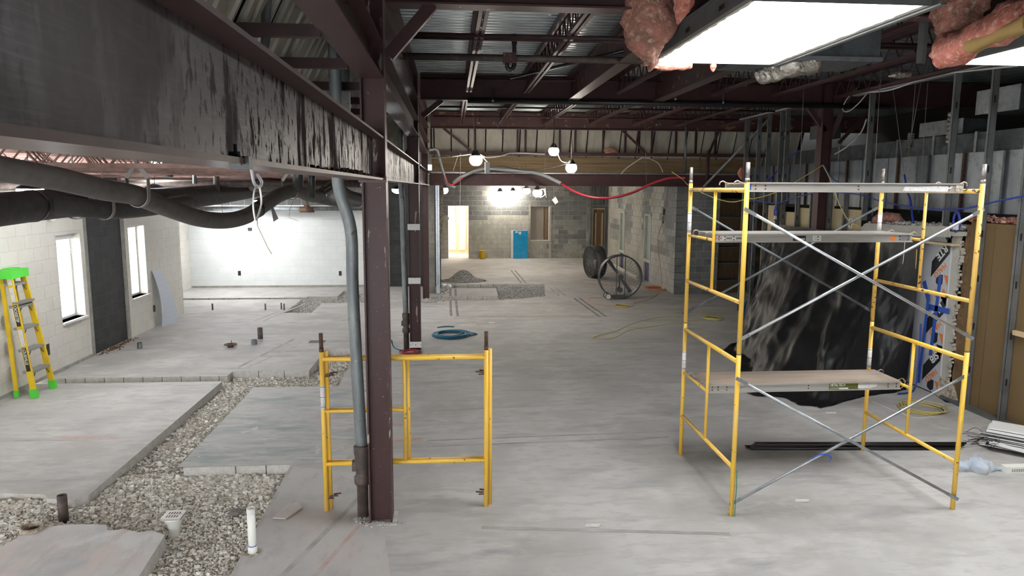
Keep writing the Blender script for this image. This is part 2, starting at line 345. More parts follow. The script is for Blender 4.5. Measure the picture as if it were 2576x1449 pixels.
# ------------------------------------------------------------------ floor with open trenches
GB = -0.115
outer = [(-1.62,-3.0),(13,-3.0),(13,36),(-8.2,36),(-8.2,11.45),(-3.55,11.45),(-3.55,11.72),(-2.33,11.72),(-2.31,13.3),(-1.72,13.3),(-1.71,10.72),(-2.96,10.74),(-2.86,7.6),(-1.74,7.6)]
hole2 = [(-7.5,19.45),(-3.98,19.45),(-3.98,17.27),(-3.33,17.27),(-3.33,18.72),(-1.9,18.72),(-1.9,21.0),(-3.1,21.0),(-3.12,19.85),(-3.9,19.87),(-3.95,19.72),(-7.5,19.72)]
hole3 = [(-.55,19.0),(1.35,18.98),(2.6,19.6),(2.9,22.12),(0,22.25),(0,21.3),(1.32,21.28),(1.3,19.7),(-.55,19.7)]
def slab(loops, name, m, parent=None, z=0.0, t=.16):
    L3 = [[V((x, y, z)) for x, y in lp] for lp in loops]; flat = [p for lp in L3 for p in lp]
    mb = MB(); mb.add(flat, [tuple(q) for q in tessellate_polygon(L3)])
    o = mb.obj(name, m, parent)
    for f in o.data.polygons:
        if f.normal.z < 0: f.flip()
    e = MB()
    for lp in loops:
        n = len(lp)
        for i in range(n):
            a, b = V((*lp[i], z)), V((*lp[(i+1) % n], z)); ln = (b-a).length
            k = max(1, int(ln/.12)) if ln < 8 else 1
            pts = [a.lerp(b, j/k) for j in range(k+1)]
            for p, q in zip(pts, pts[1:]):
                e.add([p, q, q-V((0,0,t)), p-V((0,0,t))], [(0,1,2,3)])
    e.obj('slab_edge', 'slab_edge', o)
    return o
floor = struct(slab([outer, hole2, hole3], 'floor', 'floor'), 'worn grey concrete floor with sawn open trenches')
slabA = slab([[(-8.2,7.05),(-6.2,7.0),(-4.4,7.07),(-3.95,7.0),(-3.88,6.9),(-3.6,6.86),(-3.52,6.95),(-3.53,11.12),(-8.2,11.16)]], 'slab', 'floor', floor)
slabC = slab([[(-2.47,6.07),(-2.62,6.16),(-2.72,6.13),(-2.85,6.2),(-3.0,6.19),(-3.06,6.30),(-3.3,6.33),(-3.55,6.31),(-3.68,6.2),(-3.75,5.9),(-4.0,-3.0),(-2.3,-3.0),(-2.41,5.4)]], 'slab', 'floor_pink', floor)
# stained and pink-dusted wear patches are skim layers on the slab
isl = MB().poly([(-2.93,7.62,.0005),(-1.2,7.62,.0005),(-0.95,8.8,.0005),(-1.3,10.7,.0005),(-2.94,10.72,.0005)], (0,0,.0006)).obj('worn_patch', 'floor_stain', floor)
_pp = [(-1.6,-2.9),(.05,-2.9),(-.05,2.5),(-.25,4.2),(-.45,5.3),(-.62,6.1),(-.85,6.9),(-1.2,7.4),(-1.70,7.55)]
pk = MB().poly([V((x+(random.uniform(-.05,.05) if 0 < i < 8 else 0), y, .0004)) for i, (x, y) in enumerate(_pp)], (0,0,.0006)).obj('worn_patch', 'floor_dust', floor)
# gravel bed below
def inpoly(x, y, pl):
    c = False; n = len(pl)
    for i in range(n):
        (x1, y1), (x2, y2) = pl[i], pl[(i+1) % n]
        if (y1 > y) != (y2 > y) and x < (x2-x1)*(y-y1)/(y2-y1)+x1: c = not c
    return c
from mathutils import noise as mn
def bedz(x, y):
    z = GB + .03*mn.noise(V((x*.9, y*.9, 0))) + .015*mn.noise(V((x*3, y*3, 4)))
    if y < 7.4 and x < -3.3: z += .05*min(1, (-3.3-x))          # heaped up along the near left edge
    return z
tmain = [(-6.35,7.02),(-3.5,6.98),(-3.52,11.14),(-6.3,11.16),(-6.3,11.43),(-3.56,11.44),(-3.55,11.7),(-2.34,11.7),(-2.31,13.3),(-1.73,13.3),(-1.72,10.74),(-2.97,10.75),(-2.87,7.58),(-1.75,7.58),(-1.65,1.0),(-6.35,1.0)]
C0 = [(-2.47,6.05),(-2.85,6.17),(-3.3,6.3),(-3.68,6.2),(-3.75,5.9),(-3.97,0.5),(-2.31,0.5)]
bed = MB(); nx, ny = 70, 170
for j in range(ny+1):
    for i in range(nx+1):
        x, y = -6.6+5.0*i/nx, -3.0+16.6*j/ny; bed.v.append((x, y, bedz(x, y)))
bed.f = [(j*(nx+1)+i, j*(nx+1)+i+1, (j+1)*(nx+1)+i+1, (j+1)*(nx+1)+i) for j in range(ny) for i in range(nx)]
bed.box(-7.6,-1.8,17.1,21.1,-.30,-.10); bed.box(-.7,3.0,18.9,22.4,-.30,-.10)
struct(bed.obj('gravel_bed', 'gravel_bed', None, True), 'gravel base bared at the bottom of the floor trenches')
_cube = np.array([(-1,-1,-1),(1,-1,-1),(1,1,-1),(-1,1,-1),(-1,-1,1),(1,-1,1),(1,1,1),(-1,1,1)], float)*.62
_oct = np.array([(0,0,1.15),(0,0,-1.15),(1.1,0,0),(-1.1,0,0),(0,1.1,0),(0,-1.1,0)], float)
def stones(name, spots, m, label, parent=None):
    vs, fs = [], []; q = [(0,3,2,1),(4,5,6,7),(0,1,5,4),(1,2,6,5),(2,3,7,6),(3,0,4,7)]
    for x, y, z, r in spots:
        b = _cube*(np.array([1, .85, .78])*r*np.random.uniform(.75, 1.25, 3))+np.random.uniform(-.28, .28, (8, 3))*r
        a = np.random.uniform(0, 6.28); t = np.random.uniform(-.6, .6)
        c, s_ = math.cos(a), math.sin(a); ct, st = math.cos(t), math.sin(t)
        R_ = np.array([[c,-s_,0],[s_,c,0],[0,0,1]]) @ np.array([[1,0,0],[0,ct,-st],[0,st,ct]])
        b = b @ R_.T + (x, y, z); o = len(vs); vs += b.tolist(); fs += [tuple(i+o for i in k) for k in q]
    me = bpy.data.meshes.new(name); me.from_pydata(vs, [], fs); me.update(); me.materials.append(MATS[m])
    o = bpy.data.objects.new(name, me); COL.objects.link(o); o['kind'] = 'stuff'; o['label'] = label
    if parent: o.parent = parent
    else: o['category'] = 'gravel'
    return o
sp = []
while len(sp) < 32000:
    x, y = random.uniform(-6.2, -1.66), random.choice((random.uniform(3.9, 7.7), random.uniform(3.9, 7.7), random.uniform(7, 13.3)))
    if not inpoly(x, y, tmain) or inpoly(x, y, C0): continue
    if y < 5.9 and x < -4.4: continue
    big = random.random() < .06
    r = random.uniform(.022, .034) if big else random.uniform(.010, .019)
    if x > -2.6 and y < 6.8: r *= .75
    sp.append((x, y, bedz(x, y)+r*.35, r))
stones('gravel', sp, 'gravel', 'loose crushed limestone gravel filling the open floor trench')
sp = []
for _ in range(2600):
    x, y = random.uniform(-4, -1.9), random.uniform(17.3, 21)
    if inpoly(x, y, hole2): sp.append((x, y, -.095, random.uniform(.015, .035)))
for _ in range(1500):
    x, y = random.uniform(1.25, 2.9), random.uniform(19.4, 22.2)
    if inpoly(x, y, hole3): sp.append((x, y, -.09, random.uniform(.015, .04)))
stones('gravel', sp, 'rubble', 'grey rubble lying in the farther floor trenches')
# saw kerfs on trench faces, chalk and saw lines on the slab
kf = MB()
for i in range(9): kf.box(-6.0+i*.29-.004, -6.0+i*.29+.004, 11.444, 11.452, -.12, .0006)
for i in range(1, 4): kf.box(-3.55+i*.41-.004, -3.55+i*.41+.004, 11.712, 11.722, -.12, .0006)
for x in (-2.32, -2.0): kf.box(x-.005, x+.005, 7.592, 7.604, -.13, .0006)
for i in range(9): kf.box(-7.3+i*.4-.005, -7.3+i*.4+.005, 19.71, 19.722, -.1, .0006)
for i in range(8): kf.box(.1+i*.4-.005, .1+i*.4+.005, 22.17, 22.26, -.1, .0006)
for i in range(5): kf.box(-.4+i*.42-.005, -.4+i*.42+.005, 19.69, 19.702, -.1, .0006)
kf.obj('saw_kerf', 'kerf', floor, kind='stuff')
def mark(a, b, w, m):
    a, b = V((*a, .0012)), V((*b, .0012)); d = (b-a).normalized(); n = V((-d.y, d.x, 0))*w/2
    MB().poly([a-n, b-n, b+n, a+n], (0,0,.0004)).obj('floor_mark', m, floor)
for x in (-.03, .12): mark((x,19.0), (x+.02,16.6), .06, 'mark_dark')
for x in (-.03, .12): mark((x,21.25), (x,19.75), .06, 'mark_dark')
for x in (3.33, 3.48): mark((x,19.2), (x+.12,16.35), .06, 'mark_dark')
for y in (16.48, 16.56): mark((.05,y), (3.75,y-.09), .022, 'mark_dark')
for x in (2.17, 2.31): mark((x,26), (x+.03,22.4), .055, 'mark_dark')
mark((-.4,26.3), (2.2,26.2), .04, 'mark_soft')
for x in (2.95, 3.12): mark((x,21.4), (x+.05,19.7), .05, 'mark_soft')
mark((.05,16.35), (.5,16.3), .12, 'mark_red'); mark((-5.9,8.62), (-4.2,8.55), .035, 'mark_soft'); mark((-4.75,8.66), (-3.95,8.60), .09, 'mark_red')
mark((-1.25,8.1), (-.35,8.3), .12, 'mark_red'); mark((-1.3,8.75), (-.6,8.85), .10, 'mark_red')
mark((-3.4,11.9), (-2.9,13.6), .05, 'mark_red'); mark((-3.55,11.9), (-3.1,14.2), .06, 'mark_soft')
for y in (8.05, 8.25): mark((-.3,y), (2.6,y+.12), .03, 'mark_soft')
mark((-.4,9.4),(1.6,9.55),.03,'mark_soft'); mark((-.35,11.7),(3.2,11.75),.02,'mark_soft')
mark((-1.35,5.2),(-.75,7.2),.05,'mark_soft'); mark((-1.15,5.0),(-.6,6.9),.04,'mark_red'); mark((-1.45,4.6),(-.2,4.75),.05,'mark_soft')
mark((.25,6.0),(2.4,5.72),.05,'mark_soft')
for x in (-5.2,-4.95): mark((x,20.0),(x+.7,21.6),.05,'mark_soft')
mark((-4.4,16.2),(-3.9,18.7),.05,'mark_soft'); mark((-4.2,16.2),(-3.75,18.7),.05,'mark_soft')

# ------------------------------------------------------------------ block walls
def subtract(rs, hole):
    out = []; a0, a1, b0, b1 = hole
    for u0, u1, z0, z1 in rs:
        if u1 <= a0+1e-6 or u0 >= a1-1e-6 or z1 <= b0+1e-6 or z0 >= b1-1e-6: out.append((u0, u1, z0, z1)); continue
        if z0 < b0: out.append((u0, u1, z0, b0))
        if z1 > b1: out.append((u0, u1, b1, z1))
        lo, hi = max(z0, b0), min(z1, b1)
        if u0 < a0: out.append((u0, a0, lo, hi))
        if u1 > a1: out.append((a1, u1, lo, hi))
    return out
_bm = {}
def block_wall(name, p0, u, n, ln, z0, z1, pick, mortar, holes=(), thick=.2, vis=lambda a, z: True, label=None, back=True, limit=298, parent=None, near=None, off=0.0, seam=.011, proud=.004):
    """blocks of 0.406 x 0.203 laid in running bond on face n of a wall that starts at p0 and runs along u"""
    p0, u, n = V(p0), V(u), V(n)
    B = Matrix(((u.x, -n.x, 0), (u.y, -n.y, 0), (0, 0, 1)))       # local y points into the wall
    if parent is None:
        rs = [(0, ln, z0, z1)]
        for h in holes: rs = subtract(rs, h)
        mb = MB()
        for a0, a1, b0, b1 in rs:
            c = [p0+u*a+V((0,0,b)) for a, b in ((a0,b0),(a1,b0),(a1,b1),(a0,b1))]
            mb.poly(c, -n*thick)
        parent = struct(mb.obj(name, mortar), label)
    cells = []; k = 0; z = z0
    while z < z1-.01:
        a = -(.2032 if k % 2 else 0)+off
        while a < ln:
            r = [(max(a, 0), min(a+.4064, ln), z, min(z+.2032, z1))]
            for h in holes: r = subtract(r, h)
            cells += [c for c in r if c[1]-c[0] > .03 and c[3]-c[2] > .03]
            a += .4064
        z += .2032; k += 1
    shown = [c for c in cells if vis((c[0]+c[1])/2, (c[2]+c[3])/2)]
    if near is not None: shown.sort(key=lambda c: abs((c[0]+c[1])/2-near))
    shown = shown[:limit]; ss = set(shown); rest = {}
    for c in cells:
        w, h = round(c[1]-c[0], 3), round(c[3]-c[2], 3); m = pick((c[0]+c[1])/2, (c[2]+c[3])/2)
        org = p0+u*c[0]+V((0,0,c[2]))
        if c in ss:
            key = (w, h, m, seam, proud)
            if key not in _bm:
                g = seam/2; e = .004; d = proud
                q = MB(); q.add([(g,0,g),(w-g,0,g),(w-g,0,h-g),(g,0,h-g),(g+e,-d,g+e),(w-g-e,-d,g+e),(w-g-e,-d,h-g-e),(g+e,-d,h-g-e),(g,.02,g),(w-g,.02,g),(w-g,.02,h-g),(g,.02,h-g)],
                               [(4,5,6,7),(0,1,5,4),(1,2,6,5),(2,3,7,6),(3,0,4,7),(8,9,1,0),(9,10,2,1),(10,11,3,2),(11,8,0,3),(11,10,9,8)])
                me = q.mesh('block'); me.materials.append(MATS[m]); _bm[key] = me
            o = bpy.data.objects.new('block', _bm[key]); COL.objects.link(o); o.parent = parent
            mw = B.to_4x4(); mw.translation = org+n*random.uniform(-.001, .001); o.matrix_world = mw
        else:
            q = rest.setdefault(m, MB()); g = seam/2
            cc = [org+u*a+V((0,0,b)) for a, b in ((g,g),(w-g,g),(w-g,h-g),(g,h-g))]
            q.poly([p+n*proud for p in cc], -n*.02)
    for m, q in rest.items(): q.obj('block_courses', m, parent, kind='stuff')
    return parent
LWX = -6.3
WIN = ((12.08,12.83),(14.67,15.42),(7.1,7.85),(4.5,5.25),(1.9,2.65))  # nearest ones are out of view, added to let in more daylight
hl = [(a+3, b+3, .76, 2.18) for a, b in WIN]+[(12.96+3, 14.52+3, 0, 3.2)]
wl = block_wall('wall_left', (LWX,-3,0), (0,1,0), (1,0,0), 20.35, 0, 3.35, lambda a, z: 'cmu_white', 'mortar_white', hl, .25,
    vis=lambda a, z: a > 12.1 and z < 2.75, label='cream painted block wall with two slim windows', near=16.5, seam=.006, proud=.002)
# dark infill between the windows, with bare grey edges
wd_ = block_wall('wall_left_infill', (LWX-.03,12.96,0), (0,1,0), (1,0,0), 1.56, 0, 3.2, lambda a, z: 'cmu_black' if .1 < a < 1.48 else 'cmu_dark', 'mortar_black', [(0,.11,0,3.2),(1.46,1.56,0,3.2)], .2,
    vis=lambda a, z: z < 2.6, label='black unpainted block strip between the two left windows')
for y0, y1 in ((12.96,13.07),(14.42,14.52)):
    MB().box(LWX-.2, LWX+.002, y0, y1, 0, 3.2).obj('bare_edge', 'mortar_grey', wd_)
# alcove return and back wall
block_wall('wall_left_return', (-7.65,17.352,0), (1,0,0), (0,1,0), 1.35, 0, 3.35, lambda a, z: 'cmu_white', 'mortar_white', (), .02, vis=lambda a, z: False, label='return of the cream wall at the alcove')
struct(bpy.data.objects['wall_left_return'])
block_wall('wall_left_alcove', (-7.65,17.3,0), (0,1,0), (1,0,0), 4.6, 0, 3.35, lambda a, z: 'cmu_white', 'mortar_white', (), .2, vis=lambda a, z: a > 2.2 and z < 2.4, label='cream painted side wall of the alcove', seam=.007, proud=.002)
hb = [(5.80,9.0,0,3.35)]
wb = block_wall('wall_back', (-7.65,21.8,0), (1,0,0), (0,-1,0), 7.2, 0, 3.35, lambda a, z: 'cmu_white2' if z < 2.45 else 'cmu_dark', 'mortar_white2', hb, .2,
    vis=lambda a, z: z < 2.9 and a < 5.7, label='bright white painted block wall closing the left wing', seam=.006, proud=.002)
block_wall('wall_back_dark', (-1.85,21.8,0), (1,0,0), (0,-1,0), 1.4, 0, 3.35, lambda a, z: 'cmu_black', 'mortar_black', (), .2, label='black block wall strip behind the middle column')
MB().box(-7.65,-1.85,21.775,21.8,0,.06).obj('grout_line', 'mortar_grey', wb)
MB().box(LWX-.01,LWX+.012,7,12.96,0,.05).obj('grout_line', 'mortar_grey', wl)
# far wall
HF = [(-.12+.5, .74+.5, 0, 2.22), (3.37+.5, 4.18+.5, .76, 2.19)]
def pickf(a, z):
    if z > 1.75+.25*mn.noise(V((a*.9, 0, 3))): return 'cmu_dark' if mn.noise(V((a*.7, z, 9))) > -.35 else 'cmu_grey'
    if a > 5.0 and mn.noise(V((a*1.3, z*1.6, 2))) > .0: return 'cmu_dark'
    return 'cmu_plaster' if a < 4.6 else 'cmu_grey'
wf = block_wall('wall_far', (-.5,30.5,0), (1,0,0), (0,-1,0), 7.4, 0, 3.35, pickf, 'mortar_grey', HF, .2, vis=lambda a, z: z < 3.1 and a < 6.5, label='patched grey block wall at the far end', seam=.016)
# right wall with two slim windows
HR = [(22.3-19.8,23.1-19.8,0,2.16),(25.75-19.8,26.5-19.8,0,2.14)]
def pickr(a, z):
    t = mn.noise(V((a*.8, z*1.1, 5)))
    return 'cmu_dark' if (z > 1.5 and t > .12) else ('cmu_grey' if t > .0 and z > 1.1 else 'cmu_plaster')
wr = block_wall('wall_right', (6.3,19.8,0), (0,1,0), (-1,0,0), 8.4, 0, 3.35, pickr, 'mortar_grey', HR, .2, vis=lambda a, z: z < 3.1, label='plastered grey block wall with two slim openings on the right', near=0)
we = block_wall('wall_right_end', (6.3,19.8,0), (1,0,0), (0,-1,0), 1.25, 0, 3.3, lambda a, z: 'cmu_dark', 'mortar_grey', (), .2, label='dark block end of the right wall beside the scaffold', vis=lambda a, z: True)
# the slim openings of the right wall: sash above, dark blue panel below
for k, (y0, y1, zt) in enumerate(((22.3,23.1,2.16),(25.75,26.5,2.14))):
    w = thing('window_%d' % (k+4), 'x', 'window'); del w['category'], w['label']; struct(w, 'slim greenish window with dark blue panel below in right wall')
    fr = MB(); t = .06
    fr.box(6.28,6.4,y0,y0+t,.0,zt); fr.box(6.28,6.4,y1-t,y1,0,zt); fr.box(6.28,6.4,y0,y1,zt-t,zt); fr.box(6.28,6.4,y0+t,y1-t,.62,.72)
    fr.obj('window_frame', 'paint_greenish', w)
    MB().box(6.36,6.37,y0+t,y1-t,.72,zt-t).obj('pane', 'window_sash', w)
    MB().box(6.34,6.36,y0+t,y1-t,.0,.62).obj('panel', 'door_blue', w)
MB().box(6.25,6.302,20.9,21.05,2.2,2.38).obj('socket_box', 'black', wr); MB().box(6.27,6.303,21.0,21.08,1.95,2.15).obj('socket_box', 'black', wr)
# doorway in the far wall and the lit framed room behind it
room = struct(MB().box(-3,-2.9,30.7,35.5,0,3.2).box(2.4,2.5,30.7,35.5,0,3.2).box(-3,2.5,35.4,35.5,0,3.2).box(-3,2.5,30.7,35.5,3.0,3.1).obj('wall_room_beyond', 'drywall_warm'), 'pale drywall room seen through the far doorway')
for x in (-.3,.25,.75): MB().box(x-.02,x+.02,33.6,33.69,0,2.7).obj('stud', 'wood_pale', room)
MB().box(.28,.36,33.2,33.3,0,2.5).obj('stud', 'wood_pale', room)
MB().box(-.4,1.2,33.5,33.8,0,.1).obj('sill_plate', 'wood_pale', room); MB().box(-.35,.3,33.7,33.72,.1,2.7).obj('drywall_sheet', 'drywall_white', room); MB().box(.3,1.3,33.74,33.76,.1,2.7).obj('drywall_sheet', 'drywall_warm', room)
MB().box(-.15,-.1,33.68,33.7,1.5,1.62).obj('socket_box', 'door_blue', room)
MB().box(.05,.85,32.9,33.1,.0,.06).obj('loose_board', 'wood_pale', room)
pt = bpy.data.lights.new('room_lamp', 'POINT'); pt.energy = 260; pt.color = (1, .93, .84); pt.shadow_soft_size = .15
po = bpy.data.objects.new('room_lamp', pt); po.location = (1.2,32.2,2.7); COL.objects.link(po)
w3 = thing('window_3', 'x', 'window'); del w3['category'], w3['label']; struct(w3, 'boarded opening with taupe panels in the far wall')
MB().box(3.37,4.18,30.62,30.64,.76,2.19).obj('panel', 'panel_taupe', w3)
MB().box(3.37,4.18,30.48,30.66,.74,.78).obj('sill', 'drywall_white', w3); MB().box(4.14,4.18,30.5,30.66,.76,2.19).obj('jamb', 'drywall_white', w3); MB().box(3.89,3.93,30.56,30.63,.76,2.19).obj('mullion', 'panel_taupe', w3)
MB().box(3.98,4.12,30.55,30.60,.78,2.19).obj('panel', 'wood_door', w3)
MB().box(3.72,4.05,30.485,30.502,.38,.62).obj('patch', 'cmu_plaster', wf)
MB().box(4.18,4.26,30.48,30.502,0,2.25).obj('bare_edge', 'cmu_plaster', wf); MB().box(3.29,3.37,30.48,30.502,0,2.3).obj('bare_edge', 'mortar_grey', wf)
# door and stud frame in the far right corner
d1 = thing('door_1', 'x', 'door'); del d1['category'], d1['label']; struct(d1, 'brown wooden double door in the far right corner')
MB().box(5.95,6.48,29.9,29.95,0,2.1).obj('door_leaf', 'wood_door', d1)
for x in (6.02,6.30): MB().box(x,x+.06,29.87,29.9,.2,1.95).obj('vision_strip', 'wood_pale', d1)
MB().box(5.88,5.95,29.85,29.98,0,2.17).obj('door_jamb', 'drywall_cream', d1); MB().box(5.95,6.48,29.85,29.98,2.1,2.17).obj('door_head', 'drywall_cream', d1)
sf = thing('stud_framing', 'grey steel stud framing around the far brown door', 'framing')
for x in (5.75,5.82,6.38,6.44): MB().box(x,x+.04,29.6,29.7,0,3.3).obj('stud', 'stud', sf)
for i in range(3): MB().box(6.0+i*.13,6.03+i*.13,29.6,29.7,2.3,3.3).obj('stud', 'stud', sf)
MB().box(5.75,6.48,29.58,29.72,2.22,2.3).obj('header_track', 'stud', sf)
struct(MB().box(5.7,8.2,30.0,30.1,0,3.35).obj('wall_far_right', 'cmu_grey'), 'grey wall behind the far door'); struct(MB().box(6.5,6.6,28.2,30.0,0,3.35).obj('wall_right_far', 'cmu_plaster'), 'far stretch of the right wall')
# left partition of the far hall: block pier, stud, torn board
struct(MB().box(-.62,-.5,22.3,30.5,0,3.35).obj('wall_hall_left', 'cmu_grey'), 'left side wall of the far hall')
pier = block_wall('wall_pier', (-.66,20.35,0), (1,0,0), (0,-1,0), .2, 0, 3.3, lambda a, z: 'cmu_grey', 'mortar_grey', (), .35, label='narrow grey block pier behind the third column')
ps = thing('slotted_stud', 'tall galvanised slotted metal stud beside the grey block pier', 'stud')
mb = MB().box(-.43,-.425,20.3,20.4,0,3.03); mb.box(-.43,-.32,20.3,20.304,0,3.03); mb.box(-.324,-.32,20.3,20.4,0,3.03); mb.obj('web', 'galv_bright', ps)
mb = MB()
for i in range(58): mb.box(-.385,-.365,20.296,20.30,.25+i*.048,.275+i*.048)
mb.obj('slots', 'black', ps, kind='stuff')
ds = thing('drywall_strip', 'torn strip of beige drywall hanging beside the slotted stud', 'drywall')
pp = [(-.31,20.6,3.0),(-.2,20.6,3.0),(-.19,20.6,2.7),(-.22,20.6,2.5),(-.2,20.6,2.2),(-.24,20.6,1.9),(-.25,20.6,1.5),(-.3,20.6,1.2)]
MB().poly([V(p) for p in pp], (0,.02,0)).obj('sheet', 'broken', ds)
stud2 = thing('wall_stud', 'thin grey steel stud behind the slotted stud at the hall edge', 'stud'); MB().box(-.34,-.30,21.2,21.3,0,3.03).obj('web', 'stud', stud2)
# outer shell of the right wing, ceilings
struct(MB().box(11.8,11.9,-3,31,0,5.1).obj('wall_right_outer', 'blackness'), 'outer wall coloured black as unlit, far behind the stud partition')  # shade is in the colour: near-black for an unlit wall
struct(MB().box(7.5,11.8,21.2,21.3,0,5.1).obj('wall_right_back', 'blackness'), 'wall coloured black as unlit behind the right wing')
struct(MB().box(-8.2,-6.0,-3.1,-3.0,0,3.0).box(.8,12,-3.1,-3.0,0,3.0).box(-6.0,.8,-3.1,-3.0,0,.2).box(-6.0,.8,-3.1,-3.0,2.75,3.0).obj('wall_near', 'cmu_white'), 'wall behind the viewer with a wide window added for daylight')
wn = thing('window_9', 'x', 'window'); del wn['category'], wn['label']; struct(wn, 'wide unseen window added behind the viewer for daylight')  # unseen window, added to give daylight from the front
for k in range(5): MB().box(-6.0+1.685*k,-5.94+1.685*k,-3.08,-3.02,.2,2.75).obj('mullion', 'frame_alu', wn)
for k in range(4): MB().box(-5.94+1.685*k,-4.315+1.685*k,-3.055,-3.045,.2,2.75).obj('pane', 'glass', wn)
# windows of the left wall; the unlabelled ones are unseen, added for daylight
for k, (y0, y1) in enumerate(WIN):
    z0, z1 = .76, 2.18
    w = thing('window_%d' % (k+1 if k < 2 else k+4), 'x', 'window'); del w['category'], w['label']
    struct(w, ('nearer' if k == 0 else 'farther')+' slim white window in the cream left wall' if k < 2 else None)
    fr = MB(); X0, X1 = LWX-.22, LWX-.16; t = .04
    fr.box(X0,X1,y0,y0+t,z0,z1); fr.box(X0,X1,y1-t,y1,z0,z1); fr.box(X0,X1,y0+t,y1-t,z1-t,z1); fr.box(X0,X1,y0+t,y1-t,z0,z0+t)
    if k == 1: fr.box(X0,X1,y0+.30,y0+.335,z0+t,z1-t)
    fr.obj('window_frame', 'frame_white', w)
    MB().box(LWX-.192,LWX-.188,y0+t,y1-t,z0+t,z1-t).obj('pane', 'glass', w)
    MB().box(LWX-.2,LWX+.05,y0-.02,y1+.02,z0-.035,z0).obj('window_sill', 'frame_white', w)
    if k == 0:
        MB().box(LWX-.14,LWX-.10,y0+.02,y1-.02,z1-.09,z1-.02).obj('blind_rail', 'frame_white', w)
        for i in range(7): MB().box(LWX-.14,LWX-.10,y0+.03,y1-.03,z1-.12-.035*i,z1-.116-.035*i).obj('slat', 'white_plastic', w)
# ------------------------------------------------------------------ roofs
ZD = 5.0
mb = MB(); y = -3.0; prof = []
while y < 20.4:
    prof += [(y, ZD), (y+.06, ZD), (y+.075, ZD-.038), (y+.135, ZD-.038)]; y += .15
for X in (-.9, 3.0, 7.0, 12.0): mb.v += [(X, a, b) for a, b in prof]
n = len(prof)
mb.f = [(k*n+i, k*n+i+1, (k+1)*n+i+1, (k+1)*n+i) for k in range(3) for i in range(n-1)]
ceil = struct(mb.obj('ceiling', 'deck'), 'corrugated galvanised roof deck')
struct(MB().box(-8.4,-1.2,-3,22,3.50,3.55).obj('ceiling_left', 'deck_low'), 'low roof deck over the left wing')
struct(MB().box(-.75,12,20.25,36,3.36,3.45).obj('ceiling_far', 'deck_low'), 'low roof over the far hall')
struct(MB().box(-8.2,12,-3.1,-3.0,3.0,5.1).obj('wall_near_upper', 'cmu_dark'), 'upper wall behind the viewer')
LWJ = thing('roof_joists', 'rusty red open web joists under the low left roof', 'joist') if False else None
_ch = _wb = None
for k, yy in enumerate([6.4,7.6,8.8,10.0,11.2,12.4,13.6,14.8,16.0,17.2,18.4,19.6,20.8]):
    t = thing('bar_joist', ['first','second','third','fourth','fifth','sixth','seventh','eighth','ninth','tenth','eleventh','twelfth','thirteenth'][k]+' rusty red bar joist under the low left roof', 'joist', 'red joists under the low left roof')
    t.location = (0, yy, 0)
    if _ch is None:
        c1 = MB().box(-8.2,-.78,-.05,.05,3.44,3.497); c2 = MB().box(-8.0,-1.3,-.04,.04,3.12,3.16)
        w = MB(); x = -7.9
        while x < -1.5: w.cyl((x,0,3.14),(x+.28,0,3.46),.011,5); w.cyl((x+.28,0,3.46),(x+.56,0,3.14),.011,5); x += .56
        _ch = (c1.mesh('top_chord'), c2.mesh('bottom_chord'), w.mesh('web'))
        for me in _ch: me.materials.append(MATS['joist_red'])
    for nm, me in zip(('top_chord','bottom_chord','web'), _ch):
        o = bpy.data.objects.new(nm, me); COL.objects.link(o); o.parent = t
# sloped siding above the low roof, left side and far side
def siding(name, label, fixed, along0, along1, step, dark, fn, z0, z1, nrm):
    t = thing(name, label, 'siding'); a = along0; k = 0
    while a < along1:
        p = [fn(a,z0), fn(a+step-dark,z0), fn(a+step-dark,z1), fn(a,z1)]
        mb = MB().poly(p, -V(nrm)*.02)
        for e in (.02, (step-dark)*.36, (step-dark)*.42, (step-dark)-.02):
            mb.bar(fn(a+e,z0)+V(nrm)*.008, fn(a+e,z1)+V(nrm)*.008, .03, .03, nrm)
        mb.obj('panel', 'siding', t); a += step
    MB().poly([fn(along0-.5,z0)-V(nrm)*.05, fn(along1+.5,z0)-V(nrm)*.05, fn(along1+.5,z1)-V(nrm)*.05, fn(along0-.5,z1)-V(nrm)*.05], -V(nrm)*.02).obj('backing', 'siding_gap', t)
    return t
siding('sloped_siding', 'tan ribbed metal siding sloping above the big steel beam', 0, -2.9, 20, .62, .16, lambda a, z: V((-.95-.5*(4.5-z), a, z)), 3.5, 5.0, V((.894,0,-.447)))
siding('sloped_siding', 'pale ribbed metal siding above the far header beam', 0, -.9, 9.5, .47, .035, lambda a, z: V((a, 20.0+.4*(4.5-z), z)), 3.6, 5.0, V((0,-.93,-.37)))
# ------------------------------------------------------------------ steel frame
def beam(name, label, p, q, h, w, web='primer', fl='primer', **kw):
    t = thing(name, label, 'beam'); p, q = V(p), V(q); tf = .016
    MB().bar(p+V((0,0,tf/2)), q+V((0,0,tf/2)), w, tf).obj('bottom_flange', fl, t)
    MB().bar(p+V((0,0,h-tf/2)), q+V((0,0,h-tf/2)), w, tf).obj('top_flange', fl, t)
    MB().bar(p+V((0,0,h/2)), q+V((0,0,h/2)), .012, h-2*tf).obj('web', web, t)
    return t
BX = -.645
b1 = beam('steel_beam', 'big stained steel beam in the upper left foreground', (BX,-2.9,3.03), (BX,6.12,3.03), .355, .19, 'beam_web', 'flange')
beam('steel_beam', 'stained low steel beam between first and second column', (BX,6.36,3.03), (BX,13.0,3.03), .355, .19, 'beam_web', 'flange')
beam('steel_beam', 'stained low steel beam between second and third column', (BX,13.24,3.03), (BX,19.18,3.03), .355, .19, 'beam_web', 'flange')
MB().box(-.76,-.53,6.09,6.12,3.01,3.06).obj('seat_plate', 'flange', b1)
beam('steel_beam', 'brown upper steel beam running above the big stained beam', (BX,-2.9,3.85), (BX,6.12,3.85), .30, .20, 'primer_dark', 'primer')
